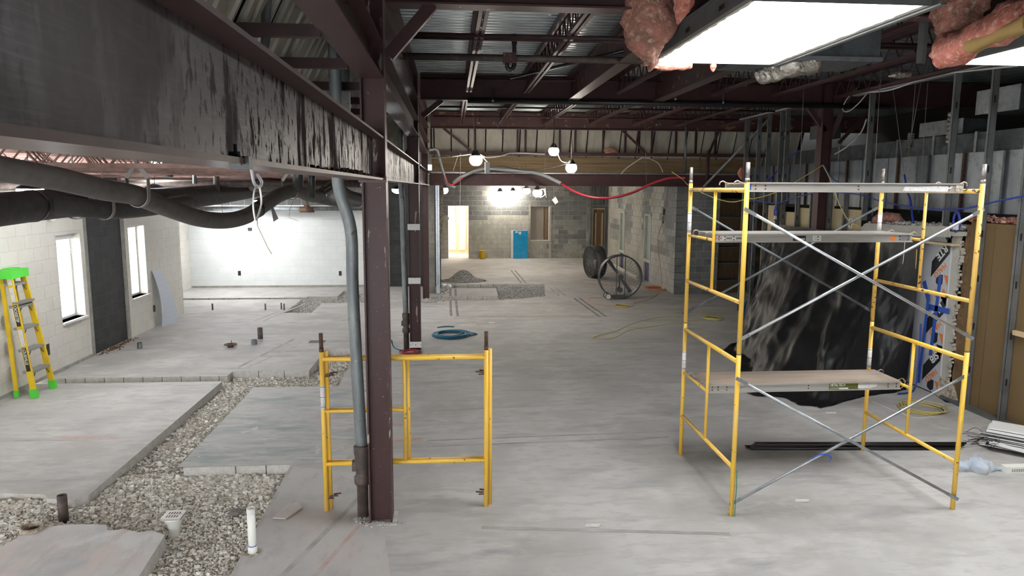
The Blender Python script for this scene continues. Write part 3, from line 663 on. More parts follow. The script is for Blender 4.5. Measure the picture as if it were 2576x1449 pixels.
beam('steel_beam', 'brown upper steel beam between first and second column', (BX,6.36,3.85), (BX,13.0,3.85), .30, .20, 'primer_dark', 'primer')
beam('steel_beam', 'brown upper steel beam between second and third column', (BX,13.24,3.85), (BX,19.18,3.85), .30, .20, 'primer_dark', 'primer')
beam('steel_beam', 'roof edge beam along the column line past the first column', (BX,6.36,4.5), (BX,19.18,4.5), .44, .18, 'primer', 'primer')
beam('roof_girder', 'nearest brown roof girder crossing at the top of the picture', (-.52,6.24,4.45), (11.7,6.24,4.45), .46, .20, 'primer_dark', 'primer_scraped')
beam('roof_girder', 'second brown roof girder crossing over the second column', (-.52,13.1,4.50), (11.7,13.1,4.50), .44, .20, 'primer', 'primer')
beam('roof_girder', 'far blotchy brown roof girder above the pale siding', (-.52,19.3,4.51), (11.7,19.3,4.51), .43, .20, 'primer_blotch', 'primer')
beam('header_beam', 'brown header beam over the opening to the far hall', (-.55,19.3,3.03), (8.6,19.3,3.03), .315, .20, 'primer', 'primer')
beam('roof_girder', 'lengthwise brown roof girder left of the skylight', (2.15,6.36,4.5), (2.15,13.0,4.5), .43, .19, 'primer_blotch', 'flange')
beam('roof_girder', 'lengthwise brown roof girder behind the skylight', (3.67,6.36,4.5), (3.67,13.0,4.5), .43, .19, 'primer_blotch', 'flange')
def column(label, x, y, zt, m='primer_scraped', h=.2):
    t = thing('steel_column', label, 'column'); a = h/2
    MB().box(x-a,x-a+.014,y-a,y+a,0,zt).obj('flange', m, t); MB().box(x+a-.014,x+a,y-a,y+a,0,zt).obj('flange', m, t)
    MB().box(x-a+.014,x+a-.014,y-.03,y-.02,0,zt).obj('web', m, t)
    MB().box(x-a-.04,x+a+.04,y-a-.04,y+a+.04,0,.006).obj('base_plate', 'slab_edge', t)
    return t
c1 = column('nearest brown steel column with scraped paint', -.64, 6.24, 4.95)
c2 = column('second brown steel column with three white straps', -.665, 13.12, 4.95)
c3 = column('third slim brown steel column before the far hall', -.68, 19.3, 4.95, h=.17)
column('brown steel column standing behind the stud partition', 6.93, 13.1, 4.95, 'primer')
for z in (.12,1.30,2.27): MB().box(-.775,-.555,13.0,13.014,z-.055,z+.055).obj('strap', 'tag_white', c2)
for k in range(3): MB().cyl((-.66+.1*k-.1,12.99,.12),(-.66+.1*k-.1,13.0,.12),.012,8).obj('bolt', 'galv', c2)
def strut(name, label, p, q, w=.07, h=.07, m='primer', cat='brace'):
    o = MB().bar(p, q, w, h).obj(name, m); return tag(o, label, cat)
strut('knee_brace', 'diagonal brown knee brace from first column to roof girder', PY(978,140,6.24), PY(1088,12,6.24), .08, .10)
strut('knee_brace', 'diagonal brown knee brace from second column to roof girder', PY(1062,292,13.1), PY(1112,252,13.1), .08, .09)
strut('knee_brace', 'diagonal brown brace leaning right of the partition column', PY(2148,215,12.9), PY(2092,345,13.1), .06, .09)
strut('knee_brace', 'diagonal brown brace leaning left of the partition column', PY(2010,235,13.1), PY(2075,330,13.1), .06, .08)
strut('knee_brace', 'long thin brown brace behind the partition column', PY(2190,275,14.5), PY(2110,360,14.5), .05, .06)
for k, yy in enumerate((2.3,3.3,4.4,5.5,6.7,7.8,8.9)):
    strut('girt_strut', ['first','second','third','fourth','fifth','sixth','seventh'][k]+' short dark strut from the near end behind the big beam', (-1.32,yy,3.86), (-.74,yy,3.86), .06, .07, 'primer_dark', 'strut')
# joists of the main roof
def joist(label, x, y0, y1, m='primer'):
    t = thing('bar_joist', label, 'joist', 'brown joists under the main roof')
    MB().box(x-.055,x-.01,y0,y1,4.88,4.955).box(x+.01,x+.055,y0,y1,4.88,4.955).obj('top_chord', m, t)
    MB().box(x-.05,x-.012,y0+.35,y1-.3,4.59,4.63).box(x+.012,x+.05,y0+.35,y1-.3,4.59,4.63).obj('bottom_chord', 'primer', t)
    w = MB(); y = y0+.3
    while y < y1-.45: w.cyl((x,y,4.61),(x,y+.17,4.9),.011,5); w.cyl((x,y+.17,4.9),(x,y+.34,4.61),.011,5); y += .34
    w.obj('web', m, t)
ords = ['first','second','third','fourth','fifth','sixth','seventh']
for k, x in enumerate((.32,1.31,2.9,4.6,5.7,6.9)): joist('%s bar joist right of the column line in the near roof bay' % ords[k], x, 6.34, 13.0)
for k, x in enumerate((.29,1.27,2.42,3.6,4.75,5.9,7.1)): joist('%s bar joist right of the column line in the far roof bay' % ords[k], x, 13.2, 19.2)
def pipe(name, label, pts, r, m, cat='pipe', n=10, sm=True, cv=0):
    o = MB().tube(curve(pts, cv) if cv else pts, r, n).obj(name, m, None, sm); return tag(o, label, cat)
# bridging and sprinkler lines across
pipe('bridging_rod', 'nearer of two thin rods under the near roof bay', [(-.5,8.0,4.585),(5.5,8.0,4.585)], .022, 'primer_dark', 'rod', 8)
pipe('bridging_rod', 'farther of two thin rods under the near roof bay', [(-.5,8.25,4.60),(5.5,8.25,4.60)], .018, 'primer_dark', 'rod', 8)
pipe('bridging_rod', 'thin rod along the second roof girder', [(-.5,12.6,4.80),(6,12.6,4.80)], .02, 'primer_dark', 'rod', 8)
pipe('bridging_rod', 'nearer thin rod under the far roof bay', [(-.4,15.4,4.64),(7,15.4,4.64)], .02, 'primer_dark', 'rod', 8)
pipe('bridging_rod', 'farther thin rod under the far roof bay', [(-.4,17.4,4.64),(7,17.4,4.64)], .02, 'primer_dark', 'rod', 8)
pipe('sprinkler_main', 'thick black sprinkler pipe across the near roof bay', [(-.6,9.0,4.53),(3.6,9.0,4.53)], .043, 'iron_pipe')
pipe('sprinkler_main', 'thick black pipe under the second roof girder', [(.3,12.85,4.47),(8,12.85,4.47)], .045, 'ptrap')
pipe('drain_line', 'thin black pipe slanting down across the roof deck', [PY(1285,196,11),PY(1585,124,9)], .022, 'ptrap')
tr = thing('drain_trap', 'black pipe trap hanging from the sprinkler pipe', 'pipe fitting')
c = PY(1283,147,8.96)
MB().box(c.x-.085,c.x+.07,c.y-.06,c.y+.06,c.z-.06,c.z+.06).obj('clamp', 'primer_blotch', tr)
MB().tube(curve([c+V((.05,-.02,.28)),c+V((.05,-.02,.05)),c+V((.05,-.02,-.07)),c+V((.02,-.02,-.13)),c+V((-.03,-.02,-.12)),c+V((-.04,-.02,-.04))],6),.026,10).obj('bend', 'ptrap', tr, True)
MB().cyl(c+V((.05,-.02,.16)),c+V((.05,-.02,.2)),.033,10).obj('collar', 'ptrap', tr)
for k, (px, py, Y) in enumerate(((1240,240,12.8),(1206,300,18.8),(1700,236,12.8),(1820,245,12.8),(1652,305,18.6))):
    p = PY(px, py, Y); t = thing('sprinkler', ('first','second','third','fourth','fifth')[k]+' sprinkler drop from the left under the roof girders', 'sprinkler', 'sprinkler drops')
    MB().cyl(V((p.x,p.y,max(p.z+.12,4.53))),p+V((0,0,-.08)),.018,8).obj('drop', 'ptrap', t); MB().cyl(p+V((0,0,-.08)),p+V((0,0,-.11)),.03,8,.012).obj('nozzle', 'galv', t)
# far truss zone above header: wood, girt, posts, braces
gl = thing('timber_beam', 'long yellow brown timber beam above the header beam', 'beam')
MB().box(-.5,2.0,19.46,19.58,3.40,3.80).obj('plank', 'wood', gl); MB().box(2.01,8.4,19.46,19.58,3.40,3.77).obj('plank', 'wood', gl); MB().box(-.4,4.3,19.40,19.46,3.62,3.80).obj('plank', 'wood', gl)
tag(MB().box(-.55,8.6,19.30,19.56,3.83,3.92).obj('girt_channel', 'primer'), 'brown channel girt running above the timber beam', 'girt')
tag(MB().box(-.5,8.6,19.22,19.42,3.35,3.375).obj('roof_trim', 'galv'), 'grey metal trim strip along the top of the header beam', 'trim')
posts = [1085,1195,1302,1322,1408,1447,1517,1573,1607,1640,1700,1750,1800]
for k, px in enumerate(posts):
    p = PY(px, 355, 19.45)
    tag(MB().box(p.x-.025,p.x+.025,19.4,19.47,3.92,4.55).obj('post', 'primer_dark'), 'thin brown post before the pale far siding, %s from the left' % (['first','second','third','fourth','fifth','sixth','seventh','eighth','ninth','tenth','eleventh','twelfth','thirteenth'][k]), 'post', 'posts before the far siding')
strut('diagonal_brace', 'dark diagonal brace before the far siding on the left', PY(1115,322,19.35), PY(1196,388,19.35), .05, .06, 'primer')
strut('diagonal_brace', 'dark diagonal brace before the far siding on the right', PY(1560,322,19.35), PY(1632,392,19.35), .05, .06, 'primer')
strut('diagonal_brace', 'steep dark brace near the studs before the far siding', PY(1812,322,19.35), PY(1780,392,19.35), .05, .06, 'primer')
pipe('conduit', 'dark slanting conduit reaching up beyond the scaffold', [PY(1770,470,18.6),PY(1905,330,17.5)+(PY(1905,330,17.5)-PY(1770,470,18.6))*.42], .03, 'cable_grey')
pipe('conduit', 'vertical grey pipe drop above the header beam', [PY(1727,305,19.12),PY(1722,438,19.12)], .03, 'galv_dull')
pipe('conduit', 'brown vertical rod by the header beam on the right', [PY(1782,380,19.15),PY(1778,462,19.15)], .04, 'primer')

# ------------------------------------------------------------------ pipes and ducts on the left
def fatpipe(name, label, pts, r, m, cat='pipe', rr=None, bands=(), seam=True):
    t = thing(name, label, cat); P_ = curve(pts, 8)
    MB().tube(P_, r, 18).obj('sleeve', m, t, True)
    for i in bands:
        a, b = P_[i], P_[min(i+1, len(P_)-1)]; d = (b-a).normalized()
        MB().cyl(a, a+d*.05, r+.005, 18).obj('tape_band', 'tape_black', t, True)
    if seam:
        MB().tube([p+V((.55,-.45,.55)).normalized()*(r*1.0) for p in P_], .004, 5).obj('seam', 'tape_black', t)
    return t
p1 = [PY(-330,392,4.6),PY(-120,400,4.9),PY(0,424,5.2),PY(155,452,5.7),PY(262,478,6.2),PY(342,492,6.6),PY(420,522,7.1),PY(500,549,7.7),PY(568,555,8.2),PY(621,543,8.6),PY(668,513,9.0),PY(705,490,9.4),PY(745,480,9.9),PY(778,492,10.4),PY(803,492,10.8),PY(832,472,11.4),PY(845,470,11.9),PY(880,492,12.4),PY(930,505,13)]
fatpipe('insulated_pipe', 'grey foam insulated pipe sagging low in front of the white wall', p1, .088, 'foam_grey', bands=(76,112))
p2 = [PY(-330,548,5.8),PY(-100,538,6.6),PY(0,527,7.0),PY(150,512,8.0),PY(260,508,8.8),PY(400,502,10.0),PY(520,492,11.2),PY(620,477,12.6),PY(690,465,13.8),PY(730,462,14.6),PY(770,480,15.4),PY(830,500,16.5),PY(900,505,18)]
fatpipe('insulated_duct', 'thick black insulated duct curving behind the sagging pipe', p2, .155, 'foam_black', bands=(20,), seam=False)
fatpipe('insulated_pipe', 'thin dark insulated pipe beside the thick black duct', [PY(60,520,7.5),PY(150,518,7.75),PY(280,528,8.3),PY(380,522,9.2),PY(470,508,10.2)], .10, 'foam_black', seam=False)
fatpipe('insulated_pipe', 'grey insulated pipe rising behind the first column', [PY(640,468,12),PY(720,468,13.5),PY(800,474,14.5),PY(860,468,15.5),PY(930,458,17)], .10, 'foam_grey', seam=False)
def clevis(label, c, r, up=.35, axis=(.1,1,0)):
    t = thing('pipe_hanger', label, 'hanger', 'clevis hangers on the insulated pipes'); c = V(c)
    a = V(axis).normalized(); s_ = a.cross(V((0,0,1)))
    pts = [c+s_*(r+.012)+V((0,0,r+.06)), c+s_*(r+.012)] + [c+s_*((r+.012)*math.cos(g))-V((0,0,(r+.012)*math.sin(g))) for g in [math.pi*i/10 for i in range(1, 10)]] + [c-s_*(r+.012), c-s_*(r+.012)+V((0,0,r+.06))]
    m1 = MB()
    for p, q in zip(pts, pts[1:]): m1.bar(p, q, .045, .006, (p+q)/2-c if ((p+q)/2-c).length > .01 else (0,0,1))
    m1.obj('strap', 'hanger', t)
    top = c+V((0,0,r+.17)); m2 = MB()
    m2.bar(pts[0], top+s_*.02, .04, .006, a); m2.bar(pts[-1], top-s_*.02, .04, .006, a); m2.bar(top+s_*.04, top-s_*.04, .04, .008)
    m2.obj('yoke', 'hanger', t)
    MB().cyl(top-V((0,0,.03)), top+V((0,0,up)), .007, 6).obj('rod', 'galv', t); MB().cyl(top, top+V((0,0,.03)), .018, 6).obj('nut', 'hanger', t)
clevis('clevis hanger on the sagging pipe, nearest the viewer', PY(348,492,6.62), .09, .3, (.16,.9,-.2))
clevis('clevis hanger on thick black duct, leftmost one', PY(190,512,8.2), .157, .2, (.16,.9,.1))
clevis('clevis hanger on thick black duct, behind the cable tie', PY(690,465,13.8), .157, .2, (.3,.9,.1))
clevis('clevis hanger on thin dark pipe', PY(262,526,8.2), .103, .35, (.16,.9,0))
clevis('clevis hanger on sagging pipe near the plastic tail', PY(730,484,9.75), .09, .3, (.2,.9,0))
pipe('sprinkler_main', 'long grey pipe high across the left wing', [PY(-80,470,9.2),PY(385,462,11.5),PY(590,462,11.5),PY(905,462,12)], .055, 'iron_pipe')
pipe('conduit', 'pale horizontal pipe behind the lamps of the left wing', [PY(-60,478,13),PY(330,482,13),PY(480,478,13)], .06, 'galv')
pipe('conduit', 'long dark thin pipe high in the left wing', [PY(250,440,14),PY(900,445,14)], .05, 'galv_dull')
pb = thing('wall_pipe', 'dirty white horizontal pipe before the white back wall', 'pipe')
MB().cyl((-7.2,21.0,2.35),(-2.2,21.0,2.37),.062,14).obj('tube', 'galv_pipe', pb, True)
p = PY(772,527,21.0); MB().cyl(p-V((.2,0,0)),p+V((.2,0,0)),.085,14).obj('tee', 'rust', pb, True); MB().cyl(p,p+V((0,0,.45)),.05,12).obj('riser', 'iron_pipe', pb); MB().cyl(p+V((0,0,.05)),p+V((0,0,.13)),.08,12).obj('nut', 'rust', pb)
for px in (500,): q = PY(px,528,21.0); MB().cyl(q-V((.1,0,0)),q+V((.04,0,0)),.075,14).obj('coupling', 'galv', pb)
for k, (px, y0, y1, Y, r) in enumerate(((422,400,445,10.5,.07),(545,420,490,11.3,.045),(750,430,475,9.0,.062),(784,432,497,9.4,.046),(490,420,462,11,.03))):
    pipe('vent_pipe', ('short grey','black','dark plastic','black plastic','thin grey')[k]+' vertical pipe stub under the low roof, %s from the left' % ('first','third','fourth','fifth','second')[k], [PY(px,y0,Y)+V((0,0,.15)),PY(px,y1,Y)], r, ('galv_pipe','iron_pipe','ptrap','ptrap','galv')[k])
# riser pipes at columns
def riser(label, x, y, off, zt, bend):
    t = thing('riser_pipe', label, 'pipe')
    MB().tube(curve([(x+bend[0],y+.02,zt),(x+bend[0],y+.02,3.25),(x+bend[1],y+.01,2.95),(x,y,2.6),(x+.005,y,2.0),(x+off,y,.62)],8),.052,16).obj('tube', 'galv_pipe', t, True)
    X = x+off
    MB().lathe((X,y,0), [(.05,0),(.05,.30),(.062,.31),(.072,.33),(.072,.385),(.055,.40),(.055,.43),(.065,.47),(.07,.52),(.062,.57),(.07,.60),(.072,.665),(.055,.68)], 18).obj('fitting', 'iron_pipe', t, True)
    MB().box(X-.085,X-.05,y-.03,y+.03,.44,.53).obj('cleanout', 'iron_pipe', t)
    return t
riser('tall galvanised riser pipe strapped beside the first column', -.86, 6.30, .045, 4.6, (-.10,-.09))
riser('galvanised riser pipe with rusty fitting beside the second column', -.87, 13.2, .03, 4.0, (-.02,-.02))
# bits on the big beam
bc = thing('beam_clamp', 'black beam clamp with hook on the big beam flange', 'clamp')
c = PX(612,412,-.56); MB().box(c.x-.03,c.x+.02,c.y-.02,c.y+.02,c.z-.015,c.z+.02).box(c.x-.02,c.x+.01,c.y-.06,c.y-.045,c.z-.005,c.z+.03).obj('jaw', 'black', bc); MB().cyl(c+V((-.005,-.05,.0)),c+V((-.005,-.05,.05)),.005,6).obj('screw', 'black', bc)
h0 = PX(628,408,-.55); h1 = PX(640,462,-.55); h2 = PX(652,470,-.55); h3 = PX(658,458,-.55); h4 = PX(648,440,-.55)
MB().tube(curve([h0,h0.lerp(h1,.5),h1,h2,h3,h4],6),.0045,8).obj('hook', 'galv_bright', bc, True)
zt = thing('cable_tie', 'long white plastic cable tie looped on the hook', 'cable tie')
k0 = PX(650,468,-.548); k1 = PX(643,560,-.548)
MB().tube(curve([k1,PX(637,520,-.548),PX(640,480,-.548),k0,PX(655,480,-.548),PX(657,515,-.548),k1],6),.0028,6).obj('loop', 'cable_white', zt); MB().box(k1.x-.005,k1.x+.005,k1.y-.005,k1.y+.005,k1.z-.006,k1.z+.006).obj('head', 'cable_white', zt)
MB().tube(curve([k1,PX(662,598,-.548),PX(672,620,-.548),PX(683,638,-.548)],6),.0022,6).obj('tail', 'cable_white', zt)
sp = []
for i in range(260):
    y_ = random.gauss(4.6,.55); 
    if 3.2 < y_ < 6.05: sp.append((random.uniform(-.61,-.56), y_, 3.05+random.uniform(0,.02)*(1 if abs(y_-4.4) < .4 else .3), random.uniform(.006,.016)))
o = stones('rust_crumbs', sp, 'rubble_dark', 'dark rust crumbs lying along the big beam flange'); o['category'] = 'debris'
pt_ = PY(680,515,9.1); tag(MB().poly([pt_,pt_+V((.03,0,-.02)),pt_+V((.09,0,-.17)),pt_+V((.03,0,-.21))],(0,.004,0)).obj('foam_scrap', 'foam_grey'), 'torn grey foam flap hanging under the sagging pipe', 'scrap')
pipe('hanging_wire', 'thin bent wire dangling before the white wall', [V((PY(740,480,18.4).x,18.4,3.13)),PY(740,500,18.2),PY(728,530,18),PY(728,548,18),PY(750,556,18)], .004, 'cable_black', 'wire', 5)
pipe('conduit', 'pale bent conduit rising above the big beam', curve([PX(672,0,-1.15),PX(668,60,-1.15),PX(668,100,-1.12),PX(660,135,-1.1)],6), .028, 'galv', n=10)
pipe('vent_pipe', 'grey pipe behind the first column above the big beam', [(-.98,6.9,3.30),(-.98,6.9,4.96)], .065, 'galv_pipe')
# LED lamps of the left wing
def led(label, p, sc=1.0):
    t = thing('work_lamp', label, 'lamp', 'lamps of the left wing'); p = V(p)
    MB().lathe(p, [(.04*sc,.10),(.06*sc,.09),(.14*sc,.045),(.15*sc,.03),(.15*sc,.022)], 16).obj('housing', 'black', t, True)
    MB().lathe(p, [(.145*sc,.022),(.145*sc,-.01),(.12*sc,-.045),(.07*sc,-.07),(.02,-.078)], 16).obj('lens', 'led', t, True)
    MB().cyl(p+V((0,0,.1)), V((p.x,p.y,3.5)), .005, 5).obj('cord', 'cable_black', t)
led('leftmost bright work lamp beside the sagging pipe', PY(76,480,9.3))
led('bright work lamp above the thick black duct', PY(390,480,11.0))
led('bright work lamp shining onto the white back wall', PY(655,506,20.0), 1.2)
led('work lamp hung low before the white back wall behind the sagging pipe', PY(560,545,20.5), 1.25)
led('small work lamp far behind the cable tie', PY(701,470,17.5), .8)
led('small work lamp close under the big beam', PY(400,410,11.5), .7)
led('far work lamp behind first column in left wing', PY(1000,478,17), .9)
# ------------------------------------------------------------------ skylights and what hangs round them
ZS = 4.2
def skylight(label, x0, x1, y0, y1):
    t = thing('skylight', label, 'skylight'); struct_kind = None
    MB().box(x0,x1,y0,y1,ZS+.02,ZS+.03).obj('glazing', 'skylight', t)
    r = MB()                                                # drywall lip left round the opening, torn edge
    for (a, b, ax) in ((x0-.03,x0+.015,0),(x1-.015,x1+.03,0)):
        pts = [(a,y0,ZS+.035),(b,y0,ZS+.035)]; yy = y0
        inn = b if a < x0 else a; out = a if a < x0 else b
        P_ = [(out,y0,ZS+.002),(out,y1,ZS+.002)]; k = int((y1-y0)/.06)
        P_ += [(inn+random.uniform(-.008,.012), y1-(y1-y0)*i/k, ZS+.002) for i in range(k+1)]
        r.poly([V(p) for p in P_], (0,0,.014))
    r.obj('torn_edge', 'drywall_white', t)
    for nm, xa, s_ in (('rail',x0-.04,-1),('rail',x1+.04,1)):
        m1 = MB(); m1.box(min(xa,xa+s_*.004),max(xa,xa+s_*.004),y0-.1,y1+.05,ZS-.01,ZS+.15); m1.box(min(xa,xa+s_*.045),max(xa,xa+s_*.045),y0-.1,y1+.05,ZS-.014,ZS-.01); m1.box(min(xa,xa+s_*.045),max(xa,xa+s_*.045),y0-.1,y1+.05,ZS+.146,ZS+.15)
        m1.bar((xa+s_*.043,y0-.1,ZS-.004),(xa+s_*.043,y1+.05,ZS-.004),.004,.014)
        rl = m1.obj(nm, 'stud', t)
        for i in range(3): MB().box(xa+s_*.005,xa+s_*.007,y0+.4+i*.75,y0+.5+i*.75,ZS+.05,ZS+.085).obj('knockout', 'black', rl)
    MB().box(x0-.05,x1+.05,y1+.004,y1+.012,ZS+.0,ZS+.14).box(x0-.05,x1+.05,y0-.012,y0-.004,ZS,ZS+.14).obj('end_track', 'stud', t)
    MB().box(x0-.05,x1+.05,y0-.05,y1+.05,ZS+.15,ZS+.17).obj('curb_top', 'black', t)
    return t
skylight('big bright white skylight panel at the top right', 2.0, 3.2, 4.82, 7.17)
skylight('second bright skylight panel cut off by the right edge', 4.93, 6.3, 4.3, 6.95)
def fluff(name, label, pts, m, seed=0, amp=.05, parent=None):
    """wool clump swept along points (p, radius)"""
    C_ = curve([p for p, r in pts], 7); rs = []
    for i in range(len(pts)-1): rs += [pts[i][1]+(pts[i+1][1]-pts[i][1])*k/7 for k in range(7)]
    rs.append(pts[-1][1]); mb = MB().tube(C_, .1, 26, True, rs)
    vs = []
    for i, v in enumerate(mb.v):
        c = C_[i//26]; d = V(v)-c; d = d.normalized() if d.length > 1e-5 else V((0,0,1)); p = V(v)*6+V((seed*7.3,0,0))
        k = mn.noise(p*.6)*amp*1.5+abs(mn.noise(p*1.7))*amp+mn.noise(p*5)*amp*.4
        vs.append(tuple(V(v)+d*k))
    mb.v = vs; o = mb.obj(name, m, parent, True)
    return tag(o, label, 'insulation') if not parent else o
def zz(x, y, z): return PZ(x, y, z)
fluff('pink_insulation', 'large pink insulation batt hanging left of the skylight', [(PY(1628,-60,6.2),.17),(PY(1632,0,6.2),.18),(PY(1632,60,6.2),.185),(PY(1628,110,6.25),.15),(PY(1640,150,6.3),.07),(PY(1652,164,6.3),.03)], 'pink_dirty', 1, .06)
fluff('pink_insulation', 'small pink insulation tuft beside the skylight rail', [(PY(1722,-40,5.2),.07),(PY(1716,10,5.2),.065),(PY(1708,45,5.2),.045),(PY(1704,62,5.2),.02)], 'pink', 2, .03)
fluff('pink_insulation', 'thin pink insulation strip under the skylight corner', [(PY(1620,160,7.1),.03),(PY(1660,166,7.15),.045),(PY(1700,164,7.18),.04),(PY(1740,162,7.18),.02)], 'pink', 3, .025)
fluff('pink_insulation', 'pink insulation batt hanging at the upper right edge', [(PY(2400,-80,5.9),.20),(PY(2410,0,5.9),.20),(PY(2400,60,5.9),.16),(PY(2385,110,5.9),.11),(PY(2362,146,5.9),.05)], 'pink_dirty', 4, .05)
fluff('pink_insulation', 'pink insulation roll along the second skylight rail', [(PY(2365,140,5.9),.07),(PY(2420,112,5.6),.09),(PY(2500,75,5.2),.10),(PY(2600,30,4.8),.12)], 'pink', 5, .045)
fluff('kraft_paper', 'strip of brown kraft facing beside the second skylight', [(PY(2430,118,5.5),.035),(PY(2500,92,5.1),.05),(PY(2600,55,4.7),.06)], 'kraft', 6, .02)
p = PY(1794,168,7.2); fluff('pink_insulation', 'tiny pink tuft under the skylight end', [(p+V((0,0,.06)),.02),(p,.03),(p-V((0,0,.05)),.008)], 'pink', 7, .012)
fluff('flexible_duct', 'crumpled foil flexible duct behind the skylight', [(PY(1905,190,8.0),.05),(PY(1935,180,8.0),.13),(PY(1985,165,7.9),.14),(PY(2030,158,7.8),.12),(PY(2060,140,7.6),.05)], 'foil', 8, .04)
bpy.data.objects['flexible_duct']['category'] = 'duct'
dk = thing('sheet_metal_duct', 'grey sheet metal duct hanging behind the skylight', 'duct')
a = PY(2150,130,8.2)
MB().box(3.55,4.55,7.55,8.3,4.33,4.75).obj('box', 'galv_dull', dk); MB().box(3.0,3.6,7.7,8.2,4.30,4.6).obj('branch', 'galv_dull', dk)
MB().box(3.53,4.57,7.52,7.56,4.32,4.36).obj('flange', 'galv', dk); MB().box(3.3,3.36,7.68,7.7,4.36,4.42).obj('sticker', 'drywall_cream', dk)
pl = thing('soffit_stud', 'grey stud hanging between the two skylights', 'stud'); q = PY(2325,60,6.9); MB().box(q.x-.02,q.x+.02,6.86,6.95,4.2,4.95).obj('web', 'stud', pl)
fluff('foil_scrap', 'crumpled foil scrap under the sheet metal duct', [(PY(2235,192,8.6),.02),(PY(2260,188,8.6),.05),(PY(2290,186,8.6),.03)], 'foil', 9, .02); bpy.data.objects['foil_scrap']['category'] = 'scrap'
# ------------------------------------------------------------------ work lamps of the main space
def bulb(label, p, r=.105, m='bulb', cord=.5, cap=True):
    t = thing('work_lamp', label, 'lamp', 'temporary work lamps'); p = V(p)
    MB().sphere(p, r, 16, 10, (1,1,.92)).obj('globe', m, t, True)
    if cap: MB().lathe(p, [(r*.8,r*.62),(r*.78,r*.8),(r*.5,r*1.15),(r*.35,r*1.5),(r*.3,r*1.52)], 14).obj('cap', 'black', t, True)
    g = MB()
    for k in range(6):
        a = math.pi*k/3; g.tube([p+V((math.cos(a)*r*1.1*math.sin(b), math.sin(a)*r*1.1*math.sin(b), r*1.05*math.cos(b))) for b in [.7+.35*i for i in range(7)]], .003, 4)
    g.obj('guard', 'galv', t); MB().cyl(p+V((0,0,r*1.4)), V((p.x,p.y,4.6 if p.y < 19 else 3.37)), .006, 5).obj('cord', 'cable_black', t)
    return t
L1 = PY(1197,402,16.8); L2 = PY(1393,380,16.8); L3 = PY(1437,422,16.8)
bulb('left work lamp of three before the far header beam', L1, .14, cord=.9); bulb('upper middle work lamp of three before the header beam', L2, .115, cord=.9); bulb('right lower work lamp of three before the header beam', L3, .125, cord=.3)
bulb('brightest work lamp close to the far block wall', PY(1258,488,30.15), .16, cord=.4); bulb('second lamp pair globe before the far wall', PY(1290,486,30.1), .15, cord=.4)
bulb('small round work lamp before the far block wall', PY(1325,480,26), .13, cord=.4); bulb('right round work lamp in the far hall', PY(1352,485,25.5), .16, cord=.5)
bulb('work lamp glowing at the left end of the far hall', PY(1118,479,24), .12, cord=.4)
jb = L1+V((.26,-.1,-.17)); t = thing('switch_box', 'small white box hanging beside the left work lamp', 'box'); MB().box(jb.x-.055,jb.x+.055,jb.y-.03,jb.y+.03,jb.z-.15,jb.z+.12).obj('case', 'white_plastic', t); MB().tube([L1+V((.12,0,.1)),jb+V((0,0,.12))],.008,6).obj('cord', 'cable_white', t)
t = thing('hanging_card', 'white card dangling before the far block wall', 'card'); q = PY(1395,504,27); MB().poly([q+V((-.1,0,.02)),q+V((.04,0,.14)),q+V((.15,0,-.06)),q+V((.03,0,-.15))],(0,.01,0)).obj('sheet', 'white_plastic', t); MB().tube([q+V((-.03,.0,.1)),V((q.x-.05,q.y,3.37))],.005,4).obj('string', 'cable_white', t)
# ------------------------------------------------------------------ scaffold frames
LEG_R, W5, H5 = .0215, 1.5242, 1.508
def frame_parts(t, A, B, up, mlist, half=0.5, rung_from='A', pins=True, tagleg=None, lugs=True):
    """one scaffold frame: legs at A and B, members between; up = upward direction of the frame"""
    A, B, up = V(A), V(B), V(up).normalized(); d = (B-A); e = d.normalized(); ym, yw = mlist
    for P_ in (A, B):
        MB().cyl(P_, P_+up*H5, LEG_R, 14).obj('leg', ym, t, True)
        if pins:
            MB().cyl(P_+up*H5, P_+up*(H5+.035), LEG_R*.98, 12).cyl(P_+up*(H5+.035), P_+up*(H5+.17), LEG_R*.82, 12).obj('coupling_pin', 'pin_steel' if pins == 1 else 'rust', t, True)
    MB().cyl(A+up*1.44, B+up*1.44, .021, 14).obj('top_bar', yw, t, True)
    MB().cyl(A+up*.455, B+up*.455, .019, 14).obj('lower_bar', yw, t, True)
    M_ = A+d*half
    MB().cyl(M_+up*.455, M_+up*1.44, .0155, 12).obj('middle_post', ym, t, True)
    P_ = A if rung_from == 'A' else B
    MB().cyl(P_+up*.955, M_+up*.955, .015, 12).obj('rung', yw, t, True)
    if tagleg is not None:
        P_ = A if tagleg == 'A' else B
        tl = MB().cyl(P_+up*.98, P_+up*1.20, LEG_R+.0012, 14).obj('label_wrap', 'tag_white', t, True)
        for h in (1.0,1.09,1.185): MB().cyl(P_+up*h, P_+up*(h+.004), LEG_R+.002, 14).obj('print_line', 'ink', tl)
    if lugs:
        for P_, s_ in ((A, 1), (B, -1)):
            for h in (.12, 1.28): 
                MB().cyl(P_+e*s_*LEG_R+up*h, P_+e*s_*(LEG_R+.05)+up*h, .006, 8).bar(P_+e*s_*(LEG_R+.01)+up*(h+.018), P_+e*s_*(LEG_R+.075)+up*(h+.026), .012, .012).obj('brace_lock', 'rust', t)
    return t
S0, S1 = V((2.5444,6.0674,0)), V((4.6794,6.0433,0)); nn = V((.0113,.99994,0))
U = V((0,0,1))
def sframe(label, base, z, ym, yw, tl, pins):
    t = thing('frame_scaffold', label, 'scaffold frame', 'frames of the standing scaffold')
    A = base+nn*W5+U*z; B = base+U*z                       # A far leg, B near leg
    frame_parts(t, A, B, U, (ym, yw), .5, 'A', pins, tl, False)
    return t
sframe('yellow scaffold frame, lower left one of the standing tower', S0, 0, 'yellow', 'yellow', 'A', 1)
